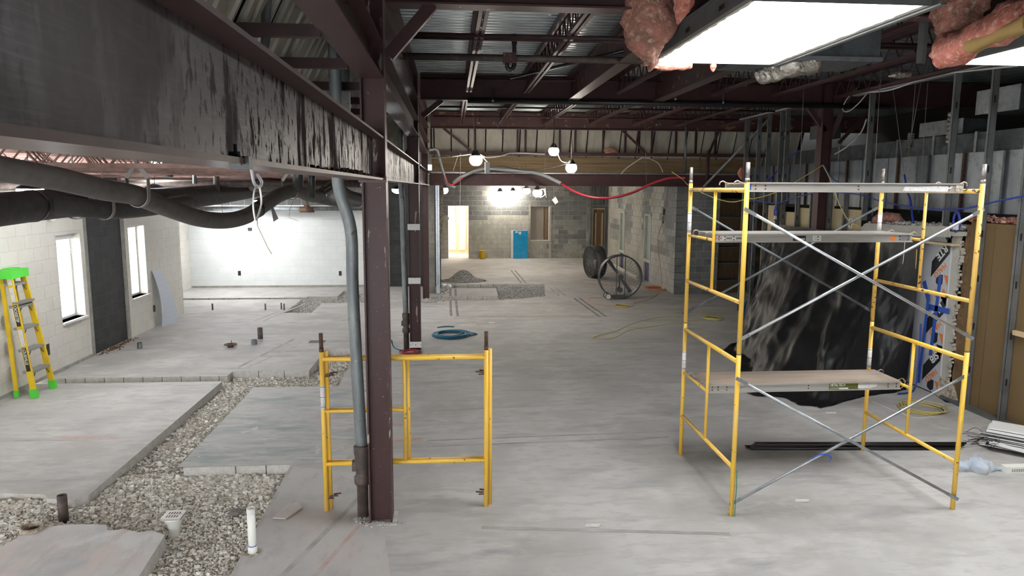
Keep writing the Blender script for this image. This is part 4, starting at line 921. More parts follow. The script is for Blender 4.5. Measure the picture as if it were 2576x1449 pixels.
sframe('yellow scaffold frame, upper left one of the standing tower', S0, H5+.012, 'yellow', 'yellow_worn', 'A', 1)
sframe('yellow scaffold frame, lower right one of the standing tower', S1, 0, 'yellow', 'yellow', 'A', 1)
sframe('rust flecked yellow scaffold frame, upper right one of the tower', S1, H5+.012, 'yellow_worn', 'yellow_worn', 'A', 1)
for b in (S0, S0+nn*W5, S1, S1+nn*W5):
    pass
def brace(label, side, zlo, zhi, m, m2=None):
    """pair of crossed tubes riveted in the middle, on the near or far side"""
    t = thing('cross_brace', label, 'brace'); o = nn*(W5+.03 if side else -.03)
    a, b = S0+o, S1+o
    for (p, q, k) in ((a+U*zhi, b+U*zlo, 0), (a+U*zlo, b+U*zhi, .018)):
        p = p+nn*(k if not side else -k); q = q+nn*(k if not side else -k); d = (q-p).normalized()
        mm = m2 if (m2 and k) else m
        tb = MB().cyl(p+d*.09, q-d*.09, .0135, 10).obj('tube', mm, t, True)
        MB().bar(p-d*.03, p+d*.10, .006, .032).obj('flat_end', mm, tb); MB().bar(q-d*.10, q+d*.03, .006, .032).obj('flat_end', mm, tb)
    c = (a+b)/2+U*((zlo+zhi)/2); MB().cyl(c-nn*.03, c+nn*.03, .007, 8).obj('rivet', 'pin_steel', t)
brace('bright crossed braces on the near side of the upper scaffold', 0, 1.65, 2.79, 'galv_bright')
brace('dull crossed braces on the near side of the lower scaffold', 0, .12, 1.29, 'galv')
brace('dark crossed braces on the far side of the upper scaffold', 1, 1.62, 2.79, 'galv_dull')
def plank(label, z, n0, n1, deck, lab):
    """deck plank resting on the two frames; n0..n1 across the frame from the near leg"""
    t = thing('scaffold_plank', label, 'plank'); x0, x1 = 2.53, 4.665; y0, y1 = 6.066+n0, 6.066+n1; h = .085
    fr = MB(); fr.box(x0+.05,x1-.05,y0,y0+.012,z-h,z).box(x0+.05,x1-.05,y0-.018,y0,z-h,z-h+.008).box(x0+.05,x1-.05,y0-.018,y0,z-.010,z); fr.obj('side_rail', 'alu', t)
    MB().box(x0+.05,x1-.05,y1-.012,y1,z-h,z).obj('side_rail', 'alu', t)
    MB().box(x0+.05,x1-.05,y0+.012,y1-.012,z-.014,z-.002 if deck == 'alu' else z+.003).obj('deck', deck, t)
    for x, s_ in ((x0+.05,-1),(x1-.05,1)):
        for yy in (y0+.05, y1-.06):
            pts = [V((x-s_*.06,yy,z-.03)),V((x+s_*.02,yy,z+.0)),V((x+s_*.045,yy,z+.012)),V((x+s_*.072,yy,z+.0)),V((x+s_*.078,yy,z-.025))]
            MB().tube(curve(pts,4),.0065,6).obj('hook', 'pin_steel', t, True)
    for x in (x0+.09,x0+.15,x0+.24,x0+1.1,x1-.18,x1-.09):
        for dz in (.03,.058): MB().cyl((x,y0-.003,z-dz),(x,y0,z-dz),.0075,8).obj('rivet', 'rust', t)
    R_, U_ = V((1,0,0)), V((0,0,1))
    if lab == 'metal':
        xx = x0+1.32
        lb = quadpatch(MB(), (xx+.155,y0-.0005,z-.045), R_, U_, .31, .058).obj('label', 'olive_ink', t)
        text('METALTECH', .036, 'white_ink', lb, (xx+.008,y0-.003,z-.042), R_, U_, sx=.82, bold=.0006)
        quadpatch(MB(), (xx+.155,y0-.0022,z-.066), R_, U_, .10, .012).obj('strip', 'white_ink', lb); quadpatch(MB(), (xx+.055,y0-.0022,z-.062), R_, U_, .09, .004).obj('strip', 'white_ink', lb)
        MB().poly([(xx+.31,y0-.0005,z-.072),(xx+.44,y0-.0005,z-.072),(xx+.50,y0-.0005,z-.055),(xx+.53,y0-.0005,z-.03),(xx+.31,y0-.0005,z-.03)],(0,-.0012,0)).obj('label', 'tag_white', t)
    if lab == 'upper':
        quadpatch(MB(), (x0+.21,y0-.0005,z-.045), R_, U_, .30, .045).obj('label', 'tag_white', t)
        for i in range(3): quadpatch(MB(), (x0+.09+.1*i,y0-.002,z-.045), R_, U_, .06, .02).obj('print', 'cmu_grey' if i else 'mark_red', t)
        b_ = quadpatch(MB(), (x0+.91,y0-.0005,z-.045), R_, U_, .13, .05).obj('label', 'ink', t); quadpatch(MB(), (x0+.915,y0-.002,z-.052), R_, U_, .10, .014).obj('print', 'white_ink', b_)
        l2 = quadpatch(MB(), (x0+1.09,y0-.0005,z-.045), R_, U_, .085, .05).obj('label', 'white_ink', t)
        for i in range(2): quadpatch(MB(), (x0+1.09,y0-.002,z-.036-.018*i), R_, U_, .066, .007).obj('print', 'cmu_grey', l2)
        MB().cyl((x1-.25,y0-.002,z-.045),(x1-.25,y0,z-.045),.028,20).obj('sticker', 'orange_ink', t)
        quadpatch(MB(), (x1-.12,y0-.0005,z-.045), R_, U_, .10, .05).obj('end_plate', 'galv', t)
    if lab == 'top':
        MB().poly([(x1-.62,y0-.001,z-.07),(x1-.2,y0-.001,z-.075),(x1-.14,y0-.001,z-.03),(x1-.3,y0-.001,z-.025),(x1-.5,y0-.001,z-.035),(x1-.6,y0-.001,z-.03)],(0,-.001,0)).obj('paper_rest', 'tag_white', t)
        MB().box(x1-.12,x1-.05,y0-.012,y0,z-.075,z-.01).obj('end_casting', 'broken', t); quadpatch(MB(), (x0+.08,y0-.0007,z-.04), R_, U_, .06, .05).obj('paint_smear', 'tape_blue', t)
plank('lower scaffold plank with plywood deck and maker label', 1.015, .80, 1.28, 'plank_ply', 'metal')
plank('middle scaffold plank of grey metal with orange sticker', 2.535, .80, 1.28, 'alu', 'upper')
plank('topmost narrow scaffold plank along the near side', 3.03, .14, .60, 'alu', 'top')
# two frames standing nested behind the first column
lean = V((0,-.01,1)).normalized()
t = thing('frame_scaffold', 'front one of two yellow scaffold frames leaning behind first column', 'scaffold frame')
frame_parts(t, (-1.165,6.44,.0), (.312,6.43,0), lean, ('yellow','yellow'), .495, 'A', 2, 'A')
t = thing('frame_scaffold', 'rear one of two yellow scaffold frames behind first column', 'scaffold frame')
frame_parts(t, (-1.135,6.49,.0), (.348,6.48,0), lean, ('yellow','yellow'), .495, 'A', 0, None)
# crossbrace bundle on the floor behind scaffold
rb = thing('brace_bundle', 'bundle of dark metal braces lying flat behind scaffold', 'brace')
a, b = PZ(1888,1128,.02), PZ(2425,1128,.02)
for k, (dy, dz) in enumerate(((0,0),(.045,0),(.022,.035),(.09,.0),(.07,.035))):
    MB().cyl(a+V((.02*k,dy,dz)), b+V((.03*k-.05,dy,dz)), .016, 8).obj('tube', 'iron_pipe' if k % 2 else 'black', rb, True)
for k in range(3): MB().bar(a+V((-.03,.02+.03*k,.0)), a+V((.1,.02+.03*k,0)), .03, .008).obj('flat_end', 'black', rb)
# ------------------------------------------------------------------ drum fans
def fan(label, c, ax, r, depth, wheels, detailed):
    t = thing('drum_fan', label, 'fan'); c, ax = V(c), V(ax).normalized(); side = ax.cross(U).normalized()
    f0, f1 = c-ax*depth/2, c+ax*depth/2                      # f1 is the open front
    MB().hollow(f0, f1, r, r-.008, 48).obj('drum', 'fan_black', t, True)
    MB().ring(f1, ax, r, .014, 48, 8).obj('rim', 'fan_black', t, True); MB().ring(f0, ax, r, .014, 48, 8).obj('rim', 'fan_black', t, True)
    for nm, cc in (('front_guard', f1), ('rear_guard', f0)):
        g = MB()
        ns = 36 if detailed else 80
        for k in range(ns):
            a = 2*math.pi*k/ns+.05; d = side*math.cos(a)+U*math.sin(a); g.cyl(cc+d*.06, cc+d*(r-.005), .0028 if detailed else .007, 4)
        g.obj(nm, 'fan_dust', t)
    if detailed:
        for s_ in (-.115, .115):
            h = math.sqrt(r*r-s_*s_)-.01; MB().bar(f1+ax*.0+side*s_-U*h, f1+side*s_+U*h, .022, .012, ax).obj('strut', 'fan_black', t)
    MB().cyl(f1+ax*.015, f1-ax*.05, .075, 20).obj('hub_cover', 'fan_black', t, True); MB().ring(f1+ax*.016, ax, .06, .006, 20, 6).obj('hub_ring', 'fan_dust', t)
    MB().cyl(c-ax*.1-U*r*.62, c+ax*.08-U*r*.62, .075, 16).obj('motor', 'fan_black', t, True)
    MB().bar(c-ax*.05-U*(r*.62), c-ax*.05, .03, .012, ax).obj('belt', 'black', t)
    for k in range(2):
        a = math.pi*k+.95; d = side*math.cos(a)+U*math.sin(a); e = ax.cross(d)
        mb = MB(); q = []
        for s_, rr in ((-.03,.1),(.03,.1),(.06,r-.05),(-.05,r-.05)): q.append(c-ax*.05+d*rr+e*s_+ax*(.35*s_))
        mb.poly(q, ax*.004).obj('blade', 'fan_dust', t)
    if wheels:
        for s_ in (.04, -depth+.04):
            w = c+ax*(depth/2)-side*0+ax*(s_-.04+.03)+V((0,0,-r+.055))+wheels
            MB().cyl(w-ax*.02, w+ax*.025, .082, 20).obj('wheel', 'black', t, True); MB().cyl(w+ax*.025, w+ax*.03, .068, 20).obj('wheel_hub', 'cable_white', t)
        MB().cyl(c+V((0,0,-r+.055))+wheels-ax*depth/2, c+V((0,0,-r+.055))+wheels+ax*(depth/2+.03), .015, 8).obj('axle', 'fan_black', t)
    ft = MB()
    ft.box(-.16,.16,-depth/2,depth/2,-r-.012,-r+.06)
    o = ft.obj('foot', 'fan_black', t); ang = math.atan2(-ax.x, ax.y); o.matrix_world = Matrix.Translation(c) @ Matrix.Rotation(ang, 4, 'Z')
    return t
fan('large black drum fan facing the viewer', (4.57,19.12,.60), (-.06,-1,0), .578, .32, V((-.34,0,.0)), True)
fan('grey black drum fan turned sideways before the far door', (4.80,23.7,.55), (-.97,-.24,0), .535, .36, None, False)
tube_ = thing('cardboard_tube', 'long grey tube lying on floor behind the facing fan', 'tube'); MB().hollow(PZ(1543,668,.075), PZ(1604,700,.075), .07, .055, 16).obj('shell', 'drywall_white', tube_, True)
# ------------------------------------------------------------------ far hall things
bw = thing('wrapped_panel', 'white panel wrapped in shiny blue film against the far wall', 'panel')
MB().box(2.52,3.22,30.33,30.43,.02,1.2).obj('panel', 'white_plastic', bw); MB().box(2.62,3.24,30.315,30.33,.01,1.19).obj('film', 'blue_film', bw)
MB().box(2.85,2.95,30.305,30.315,1.03,1.15).box(2.70,2.82,30.305,30.315,1.1,1.16).obj('sticker', 'tag_white', bw)
bk = thing('bucket', 'yellow bucket standing before the far block wall', 'bucket'); MB().lathe((1.32,30.2,0), [(.105,0),(.11,.01),(.135,.34),(.145,.345),(.145,.36),(.128,.36),(.12,.05)], 20).obj('pail', 'bucket_yellow', bk, True)
MB().ring((1.32,30.2,.33),(0,-1,.2),.12,.004,20,5).obj('handle', 'galv', bk)
# rubble heap
sp = []
for _ in range(2600):
    a, rr = random.uniform(0, 6.28), abs(random.gauss(0, .33))
    if rr < .72: sp.append((.38+math.cos(a)*rr*1.0, 23.1+math.sin(a)*rr*.8, max(0, .34*math.exp(-(rr/.35)**2*.9)-.02), random.uniform(.012,.04)))
o = stones('rubble_heap', sp, 'rubble', 'heap of grey rubble on the far hall floor'); o['category'] = 'rubble'
mb = MB(); n = 24
for i in range(9):
    rr = .75*i/8
    for k in range(n): a = 2*math.pi*k/n; mb.v.append((.38+math.cos(a)*rr, 23.1+math.sin(a)*rr*.8, max(0,.34*math.exp(-(rr/.35)**2*.9)-.03)))
mb.f = [(i*n+k, i*n+(k+1) % n, (i+1)*n+(k+1) % n, (i+1)*n+k) for i in range(8) for k in range(n)]
mb.obj('heap_core', 'rubble', o, True)
sp = [(random.gauss(-.25,.1), random.gauss(21.3,.5), .01, random.uniform(.015,.05)) for _ in range(90)]+[(random.gauss(-.6,.13), random.gauss(18.9,.12), .02, random.uniform(.015,.045)) for _ in range(90)]+[(random.gauss(-.1,.15), random.gauss(19.25,.05), -.03, random.uniform(.02,.05)) for _ in range(40)]
o = stones('rubble_scatter', sp, 'rubble', 'broken block crumbs scattered round the third column'); o['category'] = 'rubble'
sp = [(random.gauss(-.64,.07), random.gauss(6.13,.025), .006, random.uniform(.006,.013)) for _ in range(160)]+[(random.gauss(-.83,.03), random.gauss(6.22,.03), .006, random.uniform(.006,.014)) for _ in range(60)]
o = stones('rubble_scatter', sp, 'rubble', 'fine grit crumbs round the base of the first column'); o['category'] = 'rubble'
sp = [(random.gauss(-6.22,.035), random.uniform(13.0,14.5), .006, random.uniform(.006,.022)) for _ in range(110)]+[(random.gauss(-6.2,.05), random.gauss(13.55,.12), .01, random.uniform(.01,.03)) for _ in range(30)]
o = stones('rubble_scatter', sp, 'brown_tear', 'brown crumbs along the foot of the black block strip'); o['category'] = 'rubble'
# ------------------------------------------------------------------ right partition: studs, boards, tarp
XP = 7.0
def stud(label, y, z1, m='stud', z0=0, x=XP, dep=.09):
    t = thing('wall_stud', label, 'stud', 'steel studs of the right partition')
    MB().box(x,x+dep,y,y+.0035,z0,z1).box(x,x+.0035,y,y+.042,z0,z1).box(x+dep-.0035,x+dep,y,y+.042,z0,z1).obj('channel', m, t)
    for zz_ in (.5,1.1,1.75,2.35,3.2,4.1):
        if z0 < zz_ < z1: MB().box(x+.03,x+.055,y-.0006,y,zz_,zz_+.09).obj('knockout', 'black', t)
    return t
nm = ['first','second','third','fourth','fifth','sixth','seventh','eighth','ninth','tenth']
for k, y in enumerate((8.36,9.02,9.74,11.79)): stud('tall steel stud of the right partition, %s from the right edge' % nm[k], y, 4.58, z0=0 if k < 2 else 2.45)
for k, px in enumerate((1976,1962,1930,1906,1876)): stud('tall steel stud near the block wall end, %s from the right' % nm[k], PX(px,350,XP).y, 4.63)
for k, y in enumerate((12.4,12.95,13.6,14.2)): stud('short steel stud behind the tarp, %s from the right' % nm[k], y, 3.1)
tag(MB().box(XP-.005,XP+.095,8.3,12.35,4.58,4.61).obj('stud_track', 'stud_light'), 'long pale top track over the tall right studs', 'track')
tag(MB().box(XP-.005,XP+.095,14.1,17.35,4.63,4.66).obj('stud_track', 'stud_light'), 'pale top track over the studs near the block wall end', 'track')
tag(MB().box(XP-.008,XP+.098,7.0,9.5,0,.045).obj('stud_track', 'stud'), 'grey floor track along the foot of the brown board wall', 'track')
pw = thing('board_wall', 'brown board sheathing behind the right studs', 'wall board')
for y0, y1 in ((5.2,6.42),(6.43,7.64),(7.65,8.86),(8.87,9.3)): MB().box(XP+.095,XP+.107,y0,y1-.004,.0,2.5).obj('sheet', 'ply_wall', pw)
mb = MB(); pts = []
for i in range(41):
    z = 2.5*i/40; pts.append(V((XP+.105, 9.3+.12+.10*mn.noise(V((0,z*2.3,1)))+.04*mn.noise(V((0,z*9,2))), z)))
mb.poly([V((XP+.105,9.28,0))]+pts+[V((XP+.105,9.28,2.5))], (.02,0,0)).obj('torn_face', 'brown_tear', pw)
MB().box(XP+.03,XP+.075,7.0,8.33,1.17,1.23).obj('backing_block', 'wood_pale', pw)
MB().box(XP+.09,XP+.2,5.2,9.3,2.5,2.535).obj('top_plate', 'ply_wall', pw)
tb = thing('drywall_edge', 'ragged broken white drywall edge beside the foam board', 'drywall')
p2 = []
for i in range(61):
    z = 2.36*i/60; p2.append(V((XP+.07, 9.47-.05*abs(mn.noise(V((3,z*6,1))))-.05*mn.noise(V((1,z*14,2))), z)))
MB().poly([V((XP+.07,9.62,0))]+p2+[V((XP+.07,9.62,2.36))], (.03,0,0)).obj('sheet', 'drywall_dim', tb)
for i in range(46):
    z = 2.3*i/46; q = V((XP+.06, 9.43+random.uniform(-.05,.04), z)); r = random.uniform(.015,.04)
    MB().poly([q+V((0,r*math.cos(a)*random.uniform(.6,1.2),r*math.sin(a)*random.uniform(.6,1.3))) for a in [k*math.pi/3 for k in range(6)]], (.03,0,0)).obj('chunk', 'drywall_dim' if i % 3 else 'broken', tb)
MB().poly([(XP+.03,9.62,0),(XP-.05,9.3,0),(XP+.05,9.2,0),(XP+.07,9.35,.22),(XP+.05,9.6,.30)], (.03,0,0)).obj('chunk', 'broken', tb)
wh = thing('soffit_board', 'white ragged board above the tarp opening', 'board')
MB().poly([(6.9,9.45,2.32),(6.9,11.62,2.22),(6.9,11.66,2.33),(6.9,11.5,2.42),(6.9,10.6,2.43),(6.9,9.5,2.47)], (.02,0,0)).obj('face', 'drywall_dim', wh); MB().box(6.92,7.5,9.45,11.6,2.20,2.23).obj('underside', 'drywall_cream', wh)
MB().box(6.92,7.4,9.4,11.6,2.34,2.40).obj('ledge', 'drywall_dim', wh)
sp = [(random.uniform(6.95,7.35), random.uniform(9.5,11.5), 2.42+random.uniform(0,.05), random.uniform(.012,.04)) for _ in range(420)]
o = stones('ceiling_debris', sp, 'rubble', 'crumbled debris lying on the ledge above the tarp'); o['category'] = 'debris'
sp = [(random.uniform(7.12,7.3), random.uniform(7.6,9.4), 2.55+random.uniform(0,.06), random.uniform(.015,.045)) for _ in range(300)]
o = stones('ceiling_debris', sp, 'pink_dirty', 'pinkish debris heaped on top of the brown board wall'); o['category'] = 'debris'
fluff('pink_insulation', 'pink insulation scrap on the ledge above the tarp', [(V((7.05,10.8,2.47)),.05),(V((7.05,10.95,2.52)),.09),(V((7.0,11.2,2.52)),.08),(V((7.0,11.4,2.46)),.04)], 'pink_dirty', 11, .03)
fluff('pink_insulation', 'pink insulation scrap caught on the far stud', [(PX(1868,422,7.0),.02),(PX(1864,436,7.0),.06),(PX(1866,452,7.0),.02)], 'pink', 12, .02)
fluff('pink_insulation', 'pink insulation scrap lying on the far girt', [(PY(1520,382,19.35),.05),(PY(1537,378,19.35),.09),(PY(1555,384,19.35),.04)], 'pink_dirty', 13, .03)
# cream boards behind the studs
cw = thing('cream_board', 'cream drywall boards behind the studs left of the tarp', 'drywall')
for y0, y1, zt in ((12.0,12.9,2.62),(12.92,13.6,2.85),(13.62,14.3,2.6),(14.32,15.0,2.5),(15.02,15.7,2.62)): MB().box(XP+.10,XP+.115,y0,y1,0,zt).obj('sheet', 'drywall_cream', cw)
# dark stair-like shelves beside the block end
sv = thing('shelf_bay', 'dark recess with shelf edges beside the block wall end', 'shelf')
MB().box(7.55,9.5,20.3,20.35,0,2.7).obj('back', 'wood_door', sv)
for z in (.35,.85,1.30,1.75,2.15): MB().box(7.55,9.3,19.9,20.3,z,z+.035).obj('shelf', 'galv_dull', sv)
MB().box(8.45,8.55,19.8,19.85,0,2.6).obj('post', 'galv', sv); MB().box(8.60,8.64,19.8,19.85,0,2.6).obj('post', 'stud', sv)
# foam insulation board with print
fb = thing('foam_board', 'white printed foam insulation board taped beside the tarp', 'insulation board')
XF = XP+.05; RY, UP = V((0,-1,0)), V((0,0,1)); n_ = V((-1,0,0))
MB().box(XF,XF+.05,9.60,10.5,.02,2.30).obj('board', 'foam_white', fb)
MB().box(XF,XF+.05,10.52,12.0,.02,.45).obj('board', 'foam_white', fb)
def onb(y, z): return V((XF-.0015, y, z))
def bshape(pts, m): MB().poly([onb(y, z) for y, z in pts], n_*.001).obj('print', m, fb)
dg_ = V((0,-.62,.78)); up_ = V((0,-.78,-.62))               # print runs diagonally, upside down
for k, z0 in enumerate((1.98,1.13,.42)):
    bshape([(9.98,z0-.28),(9.98,z0-.05),(9.66,z0+.30),(9.62,z0+.30),(9.62,z0+.10)], 'ink')
    bshape([(9.74,z0+.32),(9.60,z0+.32),(9.60,z0+.18)], 'ink')
    text(('RTE','BUS','SIB')[k], .15, 'white_ink', fb, onb(9.72,z0+.22)+n_*.002, V((0,.70,-.71)), V((0,-.71,-.70)), bold=.004)
    zl = z0-.37
    bshape([(9.86,zl+.08),(9.78,zl+.15),(9.72,zl+.15),(9.72,zl+.02),(9.78,zl-.02),(9.86,zl+.02)], 'ink')
    bshape([(9.70,zl+.15),(9.61,zl+.15),(9.61,zl+.0)], 'orange_ink'); bshape([(9.86,zl-.06),(9.86,zl-.20),(9.75,zl-.20)], 'orange_ink'); bshape([(9.74,zl-.12),(9.68,zl-.04),(9.61,zl-.12),(9.61,zl-.20),(9.72,zl-.20)], 'orange_ink')
    text('HALO', .11, 'orange_ink', fb, onb(9.70,zl+.33)+n_*.001, V((0,.74,-.67)), V((0,-.67,-.74)), bold=.002)
    for i in range(4): bshape([(9.99-.02*i,zl-.26-.02*i),(9.99-.02*i,zl-.27-.02*i),(9.90-.02*i,zl-.19-.02*i),(9.90-.02*i,zl-.18-.02*i)], 'cmu_grey')
for y0 in (10.75,11.45):
    bshape([(y0+.32,.06),(y0+.12,.06),(y0-.16,.42),(y0+.04,.42)], 'ink'); text('RS', .13, 'white_ink', fb, onb(y0-.02,.36)+n_*.002, V((0,.68,-.73)), V((0,-.73,-.68)), bold=.004)
    bshape([(y0-.22,.1),(y0-.34,.1),(y0-.40,.2),(y0-.3,.22)], 'orange_ink')
bt = thing('blue_tape', 'strips of blue masking tape over the foam board', 'tape')
XT = XF-.006
for pts in ([(9.80,1.75),(9.73,1.75),(9.80,.55),(9.87,.55)],[(10.02,1.30),(10.02,1.22),(9.52,1.22),(9.52,1.30)],[(10.15,1.60),(10.08,1.64),(9.94,1.36),(10.0,1.30)]):
    MB().poly([V((XT,y,z)) for y, z in pts], n_*.0012).obj('strip', 'tape_blue', bt)
MB().poly([(XT-.03,9.97,1.45),(XT-.03,9.91,1.45),(XT-.06,9.93,.1),(XT-.06,9.99,.1)], n_*.0012).obj('strip', 'tape_blue', bt)
# big black tarp
def tarp_mesh():
    NS, NT = 200, 110; top = [(6.80,15.0,1.95),(6.80,14.7,2.22),(6.80,13.8,2.24),(6.80,12.6,2.24),(6.82,11.6,2.25),(6.88,10.8,2.24),(6.90,10.02,2.24)]
    bot = [(5.75,13.4,.0),(5.45,12.9,.0),(5.05,11.6,.0),(4.85,10.2,.0),(5.2,9.35,.0),(6.1,9.75,.04),(6.86,10.04,.3)]
    T, B_ = curve([V(p) for p in top], 20), curve([V(p) for p in bot], 20); mb = MB()
    for j in range(NT+1):
        t = j/NT
        for i in range(NS+1):
            s = i/NS; f = s*(len(T)-1); k = min(int(f), len(T)-2); a = T[k].lerp(T[k+1], f-k); b = B_[k].lerp(B_[k+1], f-k)
            g = t**1.25; p = a.lerp(b, t); p.z = a.z+(b.z-a.z)*t
            hz = a.lerp(b, g); p.x, p.y = hz.x, hz.y
            loose = max(0, 1-max(0, (s-.72)/.28))
            w = math.sin(s*46+3.5*t+1.3*math.sin(s*11))*.055*(.25+t)*loose + math.sin(s*21-2*t)*.09*t*loose + mn.noise(V((s*9,t*5,1)))*.12*t*loose + mn.noise(V((s*34,t*11,6)))*.03*(.3+t)*(loose+.08) + (.5-abs(mn.noise(V((s*13+1.5*t,t*3.2,11)))))*.10*(.2+t)*loose + (.5-abs(mn.noise(V((s*30+4*t,t*9,15)))))*.05*(.3+t)*(loose+.08)
            p += V((-.85,-.5,0))*w
            if t > .88: p.z = max(.012+.05*abs(mn.noise(V((s*25,t*20,3)))), p.z)
            mb.v.append(tuple(p))
        # gathered hem
    for j in range(1, 4):
        for i in range(NS+1):
            s = i/NS; q = V(mb.v[NT*(NS+1)+i]); mb.v.append((q.x-.10*j*max(0,1-1.6*max(0,s-.6))+.05*mn.noise(V((s*30,j,0))), q.y-.05*j+.06*mn.noise(V((s*22,j,8))), .012+.045*abs(mn.noise(V((s*40,j*1.7,5))))))
    R_ = NS+1; mb.f = [(j*R_+i, j*R_+i+1, (j+1)*R_+i+1, (j+1)*R_+i) for j in range(NT+3) for i in range(NS)]
    return mb
tp = tag(tarp_mesh().obj('plastic_tarp', 'tarp', None, True), 'big wrinkled black plastic tarp hung over the right opening', 'tarp')
for pts in ([(6.55,14.9,1.15),(6.5,14.85,1.1),(6.15,14.45,.62),(6.2,14.5,.7)],[(6.2,14.5,.66),(6.12,14.42,.62),(5.95,14.2,.15),(6.05,14.3,.12)]):
    MB().poly([V(p) for p in pts], (-.01,-.02,0)).obj('tape_strip', 'tape_blue', tp)
tag(MB().box(XP+.14,XP+.16,9.6,15.2,0,2.3).obj('opening_backing', 'blackness'), 'black sheet standing in for the dark behind the tarp opening', 'sheet')  # black sheet paints in the dark of the open doorway
# ------------------------------------------------------------------ ducts and metal panels behind the partition
mp = thing('metal_panel_wall', 'row of galvanised metal panels behind the right studs', 'panel')
y = 7.6; k = 0
while y < 19.0:
    w = .86; MB().box(8.2,8.23,y,y+w-.02,2.62,3.56).obj('panel', 'galv_panel', mp)
    MB().box(8.185,8.2,y+.3,y+.36,2.62,3.56).obj('rib', 'galv_panel', mp)
    MB().box(8.16,8.2,y+w-.045,y+w,2.62,3.56).obj('seam', 'rust' if k % 2 else 'galv_dull', mp)
    y += w; k += 1
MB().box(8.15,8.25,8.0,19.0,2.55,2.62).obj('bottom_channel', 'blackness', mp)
dv = thing('return_duct', 'long galvanised duct running above the metal panels', 'duct')
for i in range(9): MB().box(9.0,9.8,8.6+i*1.1,9.67+i*1.1,3.3,3.95).obj('section', 'galv_dull', dv)
for i in range(9): MB().box(8.98,9.82,9.64+i*1.1,9.70+i*1.1,3.28,3.97).obj('joint', 'galv', dv)
for k, (x, y, z, w, l, h) in enumerate(((8.6,10.5,4.2,1.0,.9,.36),(9.2,12.5,4.0,.6,1.2,.25),(8.9,17.0,4.2,.5,.5,.3),(10.4,9.2,4.15,.8,3.0,.4))):
    t = thing('duct_box', ('large grey duct box in the dark right ceiling','flat grey duct box below the large one','small duct box far behind the studs','long curved duct at the far right edge')[k], 'duct')
    MB().box(x,x+w,y,y+l,z,z+h).obj('body', 'galv_dull', t); MB().box(x-.015,x,y-.01,y+l+.01,z-.01,z+h+.01).obj('end_flange', 'galv', t)
for k, (px, y0, y1, Y) in enumerate(((2395,282,360,11.0),(2293,335,372,13))):
    a, b = PY(px,y0,Y), PY(px-6,y1,Y); t = thing('flexible_duct', ('taller','shorter')[k]+' silver flexible duct hanging in the dark right ceiling', 'duct')
    n = 14; pts = [a.lerp(b,i/n) for i in range(n+1)]; MB().tube(pts, .06, 12, True, [.062 if i % 2 else .05 for i in range(n+1)]).obj('sleeve', 'foil', t); MB().cyl(a, V((a.x,a.y,4.96)), .006, 5).obj('hanger_wire', 'wire', t)
for k, (px, Y) in enumerate(((1876,16),(2020,12),(2210,10),(2330,11))):
    a = PY(px, 250, Y); pipe('ceiling_wire', 'thin tie wire hanging in the right wing, %s from the left' % nm[k], [V((a.x,Y,4.9)),V((a.x+.03,Y,2.6))], .004, 'wire', 'wire', 4)
a = PX(2275,440,7.3); 
pipe('ceiling_wire', 'left wire of the pair holding the blue cables', [a+V((-.25,.2,1.7)),a], .004, 'wire', 'wire', 4); pipe('ceiling_wire', 'right wire of the pair holding the blue cables', [a+V((.02,-.25,1.7)),a], .004, 'wire', 'wire', 4)
# ------------------------------------------------------------------ cables
def cable(label, pts, r, m, name='cable', cv=8, cat='cable', n=6): return pipe(name, label, curve(pts, cv), r, m, cat, n)
def coil(name, label, c, R, r, m, turns, flat=.35, axis=None, cat='coil'):
    t = thing(name, label, cat); c = V(c)
    for k in range(turns):
        rr = R*random.uniform(.72,1.05); o = V((random.uniform(-.06,.06)*R*3, random.uniform(-.05,.05)*R*3, 0)); pts = []
        for i in range(41):
            a = 2*math.pi*i/40
            if axis is None: p = V((math.cos(a)*rr, math.sin(a)*rr*random.uniform(.97,1.0), r+.012*k*.5))+o
            else: p = V((o.x*.5+random.uniform(-.004,.004), math.cos(a)*rr*.55+o.x, math.sin(a)*rr+o.y))
            pts.append(c+p)
        MB().tube(pts, r, 6).obj('loop', m, t, True)
    return t
cl = coil('hose_coil', 'coiled teal air hose beside the second column', (-.02,14.35,0), .36, .012, 'hose_teal', 9, cat='hose')
MB().tube(curve([(.3,14.3,.02),(.46,14.36,.015),(.5,14.5,.012),(.2,14.75,.012)],6),.012,6).obj('hose_end', 'hose_teal', cl, True); MB().tube(curve([(-.3,15.2,.012),(-.1,15.3,.012),(.05,15.25,.012)],6),.012,6).obj('hose_end', 'hose_teal', cl, True)
c_ = coil('cord_coil', 'red extension cord heaped at the second column foot', (-.75,12.86,0), .17, .008, 'cable_red', 5, cat='cord')
cable('dark teal hose end curling at the riser pipe', [PZ(985,855,.2),PZ(990,872,.05),PZ(1005,880,.01),PZ(1018,880,.01)], .012, 'hose_teal')
cable('yellow brown cord looping over the middle of the floor', [PZ(1800,790),PZ(1720,795),PZ(1650,800),PZ(1590,815),PZ(1545,835),PZ(1500,846),PZ(1490,852),PZ(1510,855),PZ(1550,848),PZ(1580,832),PZ(1640,822),PZ(1720,810),PZ(1790,802)], .012, 'cable_yellow')
c_ = coil('cord_coil', 'yellow extension cord heap behind the left scaffold legs', PZ(1790,802), .22, .009, 'cable_yellow', 5, cat='cord')
cable('thin dark cord running across the floor to the fan', [PZ(1590,778),PZ(1680,778),PZ(1760,774),PZ(1840,776)], .009, 'cable_yellow')
cable('orange cord winding before the facing fan', [PZ(1548,752),PZ(1500,750),PZ(1482,752),PZ(1482,760),PZ(1500,766),PZ(1545,771),PZ(1590,771),PZ(1596,762),PZ(1625,756),PZ(1650,745),PZ(1655,735)], .010, 'cable_orange')
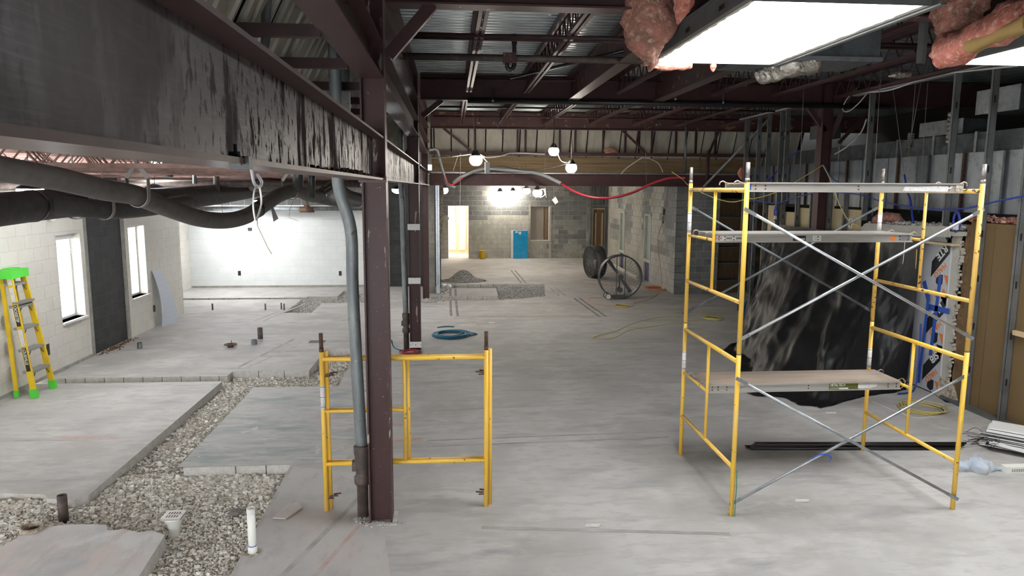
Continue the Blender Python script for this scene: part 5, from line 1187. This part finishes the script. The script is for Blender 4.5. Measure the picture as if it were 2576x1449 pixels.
c_ = coil('cord_coil', 'orange extension cord heap at the right wall', PZ(1655,728), .34, .011, 'cable_orange', 7, cat='cord')
cable('orange cord lying straight behind the facing fan', [PZ(1480,712),PZ(1540,718),PZ(1600,716),PZ(1660,727)], .010, 'cable_orange')
c_ = coil('cord_coil', 'yellow cord loops lying below the facing fan', PZ(1565,770), .16, .008, 'cable_yellow', 4, cat='cord')
cable('thin orange cord hanging down the right block wall', [PX(1680,470,6.285),PX(1672,540,6.285),PX(1655,600,6.285),PX(1660,660,6.285),PX(1665,715,6.285)], .008, 'cable_orange')
cable('thin yellow cable hanging from the header to block wall', [PY(1655,470,19.6),PY(1640,500,20),PY(1600,502,21),PY(1575,485,22)], .007, 'cable_yellow')
# grey flexible conduit with red tail, along the header
cable('thick grey flexible conduit drooping before the header beam', [PY(1140,462,18.4),PY(1160,445,18.5),PY(1215,425,18.7),PY(1280,428,18.8),PY(1330,432,18.7),PY(1370,442,18.5),PY(1412,462,18.2)], .045, 'cable_grey', 'flexible_conduit', n=10)
cable('red cable sagging from the grey conduit to the scaffold', [PY(1412,462,18.2),PY(1450,484,17.6),PY(1495,497,17.2),PY(1540,497,17),PY(1590,485,16.8),PY(1640,462,16.6),PY(1685,448,16.4),PY(1725,447,16.2)], .03, 'cable_red', n=8)
cable('dark bent pipe dropping before the third column', [PY(1078,378,18.3),PY(1098,376,18.3),PY(1106,400,18.3),PY(1120,450,18.3),PY(1128,464,18.3),PY(1146,472,18.3)], .035, 'cable_grey', 'bent_conduit', n=10)
cable('short red tail at the bent pipe end', [PY(1115,440,18.25),PY(1128,462,18.25),PY(1142,463,18.25),PY(1165,447,18.3)], .018, 'cable_red')
cable('white cable stretched from left lamp along the girt', [L1+V((.1,-.02,.12)),PY(1225,396,17.2),PY(1262,392,18),PY(1290,385,19.1),PY(1370,388,19.1)], .018, 'cable_white')
cable('thin white cable left of the left work lamp', [PY(1080,398,17.5),PY(1130,395,17),PY(1165,390,16.9),L1+V((-.08,0,.13))], .012, 'cable_white')
cable('thin dark cable between left and right work lamp', [jb,PY(1260,418,17),PY(1320,428,17),PY(1385,424,17),L3+V((-.1,0,.1))], .010, 'cable_black')
cable('thin cable between upper and right work lamp', [L2+V((.08,0,-.02)),PY(1412,405,16.8),L3+V((-.05,0,.12))], .010, 'cable_white')
cable('pale cable slanting at the right end of the header', [PY(1562,438,18.8),PY(1580,420,18.8),PY(1620,394,18.8)], .014, 'cable_white')
cable('thin cable curving down at right of header', [PY(1625,396,18.8),PY(1655,410,18.8),PY(1668,434,18.8)], .010, 'cable_white')
cable('white string hanging in front of the far doorway', [PY(1158,385,19.0),PY(1158,470,19.0),PY(1157,520,19.0)], .007, 'cable_white')
cable('white rope slanting before the header, short', [PY(1152,392,19.0),PY(1140,430,19.0)], .009, 'cable_white')
for k, (x0, y0, x1, y1, Y) in enumerate(((1188,230,1195,385,14),(1395,302,1395,368,16.5),(1375,310,1370,432,18.4),(1622,300,1626,465,18),(1245,305,1310,428,18),(1726,320,1727,400,18))):
    pipe('ceiling_wire', 'thin tie wire over the main space, %s of six from the left' % ['first','fourth','third','fifth','second','last'][k], [PY(x0,y0,Y),PY(x1,y1,Y)], .004, 'wire', 'wire', 4)
cable('white looped cable hanging in the far hall', [PY(1354,478,25.4),PY(1368,475,25.4),PY(1372,490,25.4),PY(1360,498,25.4)], .03, 'cable_white')
cable('short pale cable hanging in the far hall', [PY(1372,472,25),PY(1375,498,25)], .018, 'cable_white')
# wires at the right
cable('yellow cable running from header past the scaffold top', [PY(1690,432,17),PY(1716,450,15.5),PY(1735,468,13),PY(1790,495,11),PY(1840,508,10.5),PY(1880,500,10.2),PY(1905,498,10.4),PY(1960,480,10.6),PY(2030,440,11),PY(2070,415,11.2)], .008, 'cable_yellow')
cable('yellow cable dropping from the partition column to the ledge', [PY(2070,415,11.2),PY(2090,455,11),PY(2110,510,10.8),PY(2135,555,10.6),PY(2165,570,10.4)], .008, 'cable_yellow')
cable('blue cable running along the right studs', [PX(1890,500,6.95),PX(1925,508,6.95),PX(1960,510,6.95),PX(2050,485,6.95),PX(2150,488,6.95),PX(2230,510,6.95),PX(2330,525,6.95),PX(2420,525,6.95),PX(2500,508,6.95),PX(2590,490,6.95)], .012, 'cable_blue')
cable('blue cable pair hanging from the tie wires', [a,PX(2282,480,7.2),PX(2290,505,7.1),PX(2298,560,7.0),PX(2312,590,6.95)], .016, 'cable_blue')
cable('blue cable climbing behind the far studs', [PX(1925,465,6.95),PX(1955,430,7.2),PX(1990,395,7.4),PX(2010,378,7.4)], .016, 'cable_blue')
cable('blue cable arching off the partition column', [PX(2072,415,6.9),PX(2095,450,6.95),PX(2118,462,6.95)], .012, 'cable_blue')
for k, (px, py) in enumerate(((1951,537),(2406,556))):
    t = coil('cable_coil', ('coil of blue cable hanging at the left stud','coil of blue cable hanging over the foam board')[k], PX(px,py,6.93), .145 if k == 0 else .13, .010, 'cable_blue', 8, axis=1)
    q = PX(px,py,6.9); MB().box(q.x-.02,q.x+.02,q.y-.03,q.y+.03,q.z-.12,q.z-.05).obj('tie', 'tag_white', t)
cable('white cable drooping from the top track to the studs', [PX(2150,232,7.0),PX(2230,228,7.0),PX(2300,205,7.0),PX(2340,188,7.0),PX(2420,180,7.0),PX(2560,165,7.0)], .014, 'cable_white')
cable('pale cable hanging in a loop beside the brace', [PX(2160,218,7.0),PX(2130,250,7.1),PX(2120,275,7.1),PX(2135,280,7.1),PX(2165,255,7.1),PX(2190,222,7.0)], .010, 'cable_white')
cable('pale cable pair swooping below the tall stud', [PX(2180,300,7.1),PX(2165,335,7.3),PX(2130,370,7.5),PX(2100,388,7.6)], .014, 'cable_white')
cable('thin white cord hanging down the black tarp', [V((6.85,10.35,2.2)),V((6.84,10.35,1.5)),V((6.83,10.37,.9)),V((6.8,10.3,.4)),V((6.7,10.2,.02))], .006, 'cable_white')
cable('yellow cord hanging down beside the foam board', [V((6.88,10.1,2.1)),V((6.88,10.08,1.2)),V((6.86,10.12,.6)),V((6.8,10.0,.1)),V((6.6,9.9,.02))], .007, 'cable_yellow')
cable('blue cable hanging down over the foam board', [V((6.95,9.97,1.0)),V((6.95,9.95,.4)),V((6.9,9.9,.06)),V((6.7,9.75,.02)),V((6.5,9.7,.02))], .012, 'cable_blue')
t = coil('cord_coil', 'loose yellow cable loops on the floor before the foam board', PZ(2320,1030), .30, .006, 'cable_yellow', 6, cat='cord')
cable('thin white wire curling on floor under the tarp corner', [PZ(2195,1010),PZ(2230,1025),PZ(2300,1050),PZ(2350,1048)], .005, 'cable_white')
t = coil('cord_coil', 'tangle of pale cable on the ledge above the tarp', PX(2140,560,6.93), .10, .006, 'cable_white', 6, axis=1, cat='cord')
# ------------------------------------------------------------------ ladder against left wall
ld = thing('step_ladder', 'yellow fibreglass step ladder with green top leaning on left wall', 'ladder')
Hh = 1.74; f0y, f1y = 10.38, 10.86
def railpt(y0, y1, x0, x1, t): return V((x0+(x1-x0)*t, y0+(y1-y0)*t, Hh*t))
TOPX, TL = -6.12, .10
T0, T1 = 10.37, 10.68
for (yb, yt, nm_) in ((f0y, T0, 'front_rail'), (f1y, T1, 'front_rail')):
    a, b = V((-5.88,yb,.10)), V((TOPX+.06,yt,Hh)); MB().bar(a, b, .075, .03, (0,1,0)).obj(nm_, 'ladder_yellow', ld)
    MB().bar(V((-5.87,yb,0)), V((-5.885,yb,.13)), .095, .05, (0,1,0)).obj('foot', 'ladder_green', ld)
for (yb, yt) in ((f0y+.05, T0+.03), (f1y-.04, T1-.03)):
    a, b = V((-6.14,yb,.08)), V((TOPX-.06,yt,Hh-.02)); MB().bar(a, b, .05, .026, (0,1,0)).obj('rear_rail', 'ladder_yellow', ld); MB().bar(V((-6.14,yb,0)), V((-6.14,yb,.10)), .06, .04, (0,1,0)).obj('foot', 'ladder_green', ld)
for k in range(5):
    t_ = (.16+.19*k); y0, y1 = f0y+(T0-f0y)*t_, f1y+(T1-f1y)*t_; x = -5.88+(TOPX+.06+5.88)*t_; z = .10+(Hh-.10)*t_
    st = MB().box(x-.10,x+.04,y0+.012,y1-.012,z-.012,z+.02).obj('step', 'ladder_step', ld)
    for yy, s_ in ((y0,1),(y1,-1)): MB().bar(V((x+.02,yy+s_*.015,z-.10)), V((x+.02,yy+s_*.10,z-.01)), .012, .006).obj('step_brace', 'galv_dull', st)
MB().box(TOPX-.12,TOPX+.12,T0-.05,T1+.05,Hh-.04,Hh+.075).obj('top_cap', 'ladder_green', ld)
MB().box(TOPX-.06,TOPX+.06,T0+.05,T1-.05,Hh+.075,Hh+.095).obj('tray', 'ladder_green', ld)
MB().bar(V((-5.99,T0-.02,1.36)), V((-5.99,T1+.03,1.36)), .10, .03, (0,0,1)).obj('spreader', 'ladder_step', ld)
aR, bR = V((-5.88,f0y,.10)), V((TOPX+.06,T0,Hh)); dR = (bR-aR).normalized(); nR = V((1,0,0)); nR = (nR-dR*nR.dot(dR)).normalized(); sR = dR.cross(nR)
def onrail(t_): return aR.lerp(bR, t_)-V((0,.0165,0))
yv = V((0,-1,0)); rr_ = dR.cross(yv).normalized()
def rlabel(t_, ln, m, w=.055): return quadpatch(MB(), onrail(t_), -dR, (-dR).cross(yv)*-1 if False else yv.cross(-dR), ln, w, .002).obj('label', m, ld)
# labels sit on the outer face of the near rail, lettering runs down it
for t_, ln, m, s in ((.66,.30,'ink','CROSSSTEP'),(.28,.34,'ink','LOUISVILLE'),(.47,.24,'tag_white',''),(.84,.20,'tag_white',''),(.95,.10,'tag_white','')):
    l_ = rlabel(t_, ln, m)
    if s: text(s, .052, 'white_ink', l_, onrail(t_)-dR*(-ln/2+.01)+yv*.004-yv.cross(-dR)*.018, -dR, yv.cross(-dR), sx=(ln-.02)/(len(s)*.036), bold=.0008)
# ------------------------------------------------------------------ drywall piece leaning on left wall
dp = thing('drywall_piece', 'white drywall strip leaning on the left wall', 'drywall'); mb = MB(); N_ = 12
b0, b1, t0, t1 = V((-6.14,15.66,0)), V((-6.02,16.22,0)), V((-6.26,15.56,1.21)), V((-6.26,15.98,1.19)); nb = (b1-b0).cross(t0-b0).normalized()
if nb.x < 0: nb = -nb
for i in range(N_+1):
    t_ = i/N_; bow = .05*math.sin(math.pi*t_)
    for a_, c_ in ((b0, t0), (b1, t1)):
        p = a_.lerp(c_, t_)+nb*bow+V((0,.10*math.sin(math.pi*t_*.8),0)); mb.v += [tuple(p), tuple(p-nb*.018)]
for i in range(N_):
    b = i*4; mb.f += [(b,b+2,b+6,b+4),(b+1,b+5,b+7,b+3),(b,b+4,b+5,b+1),(b+2,b+3,b+7,b+6)]
mb.f += [(0,1,3,2),(N_*4,N_*4+2,N_*4+3,N_*4+1)]
mb.obj('sheet', 'drywall_blue', dp)
# ------------------------------------------------------------------ pipe stubs and drains in the floor
def stub(label, p, r, h, m, name='pipe_stub'):
    p = V(p); o = MB().hollow(p-V((0,0,.12)), p+V((0,0,h)), r, r*.8, 18).obj(name, m, None, True); return tag(o, label, 'pipe')
stub('dark open pipe stub sticking out of gravel at left', (-3.576,6.6,0), .042, .16, 'iron_pipe')
stub('tall black pipe stub standing on the middle slab', PZ(655,852), .05, .22, 'iron_pipe'); stub('short grey pipe stub beside the tall black stub', PZ(640,866), .055, .09, 'galv_dull')
stub('small grey pipe stub near the left wall', PZ(352,876), .042, .11, 'galv_dull')
for k, q in enumerate(((668,780),(708,778),(715,780),(535,780))): stub(('thin conduit stub by the far slab edge, leftmost','thin conduit stub by the far slab edge, middle one','thin conduit stub by the far slab edge, rightmost','thin rusty rod stub on the far left slab')[k], PZ(*q), .018, .16, 'galv_dull' if k < 3 else 'rust')
pv = thing('pvc_pipe', 'white plastic pipe standing at the trench edge', 'pipe'); q = V((-1.637,5.70,0))
MB().hollow(q-V((0,0,.1)), q+V((0,0,.385)), .033, .028, 20).obj('tube', 'pvc', pv, True); MB().cyl(q-V((0,0,.02)), q+V((0,0,.06)), .037, 20).obj('socket', 'pvc', pv, True); MB().hollow(q+V((0,0,.062)), q+V((0,0,.068)), .0345, .03, 20).obj('blue_ring', 'tape_blue', pv); MB().hollow(q+V((0,0,.335)), q+V((0,0,.387)), .0343, .03, 20).obj('tape_wrap', 'tag_white', pv)
sp = [(q.x+math.cos(a)*random.uniform(.035,.075), q.y+math.sin(a)*random.uniform(.035,.075), .004, random.uniform(.005,.012)) for a in [random.uniform(0,6.28) for _ in range(70)]]
o = stones('rubble_scatter', sp, 'broken', 'crumbs round the foot of the white plastic pipe'); o['category'] = 'rubble'
fd = thing('floor_drain', 'cream plastic floor drain with square metal grate in gravel', 'drain'); q = V((-2.47,6.28,-.09))
MB().lathe(q, [(.045,-.05),(.047,.05),(.055,.06),(.06,.10),(.075,.11),(.085,.14),(.09,.145),(.09,.155),(.05,.156)], 20).obj('body', 'pvc', fd, True)
g = MB().box(q.x-.085,q.x+.085,q.y-.085,q.y+.085,q.z+.155,q.z+.175).obj('grate', 'alu', fd); g.location = (0,0,0)
for r_ in range(2):
    for i in range(5): MB().box(q.x-.05+i*.022,q.x-.04+i*.022,q.y-.06+r_*.065,q.y-.015+r_*.065,q.z+.1745,q.z+.176).obj('slot', 'rust', g)
rg = thing('pipe_hub', 'round open pipe hub at the broken slab corner', 'pipe'); q = V((-3.66,6.26,-.04)); MB().hollow(q, q+V((0,0,.07)), .095, .078, 24).obj('hub', 'broken', rg, True); MB().cyl(q-V((0,0,.03)), q+V((0,0,.01)), .079, 24).obj('bottom', 'rust', rg)
fl = thing('closet_flange', 'rusty toilet flange on the middle slab', 'flange'); q = PZ(580,873)
MB().hollow(q, q+V((0,0,.045)), .055, .045, 20).obj('neck', 'rust', fl); MB().hollow(q+V((0,0,.045)), q+V((0,0,.058)), .115, .06, 24).obj('ring', 'rust', fl); MB().cyl(q+V((.02,0,.05)), q+V((.02,0,.13)), .006, 6).obj('bolt', 'rust', fl)
for k, (x_, y_, s_) in enumerate(((-2.05,6.62,.06),(-1.78,7.05,.05),(-2.35,6.9,.05))):
    pts = [V((x_+s_*math.cos(a)*random.uniform(.7,1.3), y_+s_*.7*math.sin(a)*random.uniform(.7,1.3), GB+.03)) for a in [i*math.pi/3 for i in range(6)]]
    tag(MB().poly(pts, (.01,.01,.03)).obj('tile_shard', 'mark_dark' if k < 2 else 'slab_edge'), ('dark shard lying in the gravel behind the white pipe','dark shard at the trench edge','pale shard lying mid gravel')[k], 'shard')
tag(MB().poly([(-1.62,6.30,.004),(-1.50,6.28,.004),(-1.40,6.50,.004),(-1.46,6.62,.004),(-1.56,6.55,.004)],(0,0,.012)).obj('concrete_flake', 'floor_pink'), 'pinkish concrete flake lying at the trench edge', 'flake')
tag(MB().box(-2.75,-2.45,13.85,14.05,.001,.006).obj('floor_hatch', 'iron_pipe'), 'thin dark metal plate on the floor beside the trench end', 'plate')
for k, q in enumerate(((2078,1040),(1228,812),(2000,1262),(1470,1325))): 
    p = PZ(*q); tag(MB().poly([p,p+V((.12,-.03,.004)),p+V((.16,.03,.006)),p+V((.03,.05,.003))],(0,0,.002)).obj('paper_scrap', 'tag_white' if k < 2 else 'slab_edge'), ('white paper scrap on the floor before the tarp','white paper scrap lying before the floor lines','tan crumb sheet below the near scaffold brace','tan smudge scrap on the near floor')[k], 'scrap')
# ------------------------------------------------------------------ pile of sheets, plastic bag, vent at right
st = thing('sheet_stack', 'stack of white ceiling grid strips and panels at right edge', 'stack')
o0 = V((6.18,7.62,0)); dr = V((.72,-.69,0))
for k in range(9):
    b0 = o0+V((.03*(k % 3),.02*(k % 2),.02+.022*k)); L_ = .75; w_ = V((.69,.72,0))*(.36 if k > 6 else .28)
    jit = V((random.uniform(-.05,.05),random.uniform(-.03,.03),0)); a_ = b0+jit
    MB().poly([a_, a_+dr*L_, a_+dr*L_+w_, a_+w_], (0,0,.012)).obj('panel', 'white_plastic' if k % 3 else 'frame_alu', st)
for k in range(5): MB().bar(o0+V((-.02,-.05*k,.03+.02*k)), o0+dr*.75+V((-.02,-.05*k,.03)), .03, .025).obj('strip', 'black' if k == 2 else 'frame_white', st)
tw = MB()
for k in range(26):
    p = o0+V((random.uniform(-.05,.12),random.uniform(-.22,.05),random.uniform(.02,.16))); q = p+V((random.uniform(-.34,-.05),random.uniform(-.12,.1),random.uniform(-.04,.08)))
    tw.tube(curve([p,p.lerp(q,.5)+V((0,0,random.uniform(-.05,.06))),q],4),.003,4)
tw.obj('tie_wires', 'black', st, kind='stuff')
bg = fluff('plastic_bag', 'crumpled clear blue plastic bag on floor right of scaffold', [(PZ(2398,1172,.03),.03),(PZ(2420,1174,.04),.06),(PZ(2440,1173,.035),.045),(PZ(2460,1176,.045),.065),(PZ(2490,1178,.03),.04),(PZ(2525,1181,.025),.03)], 'clear_bag', 21, .07); bg['category'] = 'bag'
vn = thing('vent_cover', 'cream plastic vent cover beside the plastic bag', 'vent'); q = PZ(2560,1187,0)
vb = MB().box(q.x-.16,q.x+.16,q.y-.04,q.y+.05,0,.07).obj('body', 'pvc', vn)
for i in range(10): MB().box(q.x-.10+.02*i,q.x-.092+.02*i,q.y-.0415,q.y-.04,.015,.05).obj('slot', 'cmu_dark', vb)
# ------------------------------------------------------------------ wall fittings
for k, (wall, box) in enumerate(((wb,(-6.30,-6.22,21.785,21.80,.36,.50)),(wb,(-3.36,-3.28,21.785,21.80,.34,.48)),(wl,(LWX-.01,LWX+.008,11.55,11.63,.34,.52)),(wb,(-5.96,-5.84,21.785,21.80,1.68,1.78)),(wl,(LWX-.01,LWX+.008,15.62,15.72,.33,.47)))):
    MB().box(*box).obj('outlet', 'black', wall)
sm = thing('wall_sensor', 'small round white sensor under the black duct', 'sensor'); q = PX(132,551,-6.22); MB().sphere(q,.045,12,8).obj('body', 'white_plastic', sm, True); MB().cyl(q,q+V((-.09,0,.0)),.02,8).obj('arm', 'galv', sm)

tag(MB().tube(curve([(2.572,6.05,.44),(2.575,6.046,.3),(2.572,6.045,.15),(2.568,6.04,.0)],6),.004,5).obj('string', 'string_green'), 'green string tied to the near left scaffold leg', 'string')
q = (S0+S1)/2+V((-.32,-.05,.57)); tag(MB().tube(curve([q+V((-.04,0,-.02)),q+V((.02,0,.01)),q+V((.10,-.005,.015)),q+V((.14,0,-.02)),q+V((.13,0,-.05))],5),.006,5).obj('tape_tail', 'tape_blue'), 'scrap of blue tape hanging on the lower scaffold brace', 'tape')
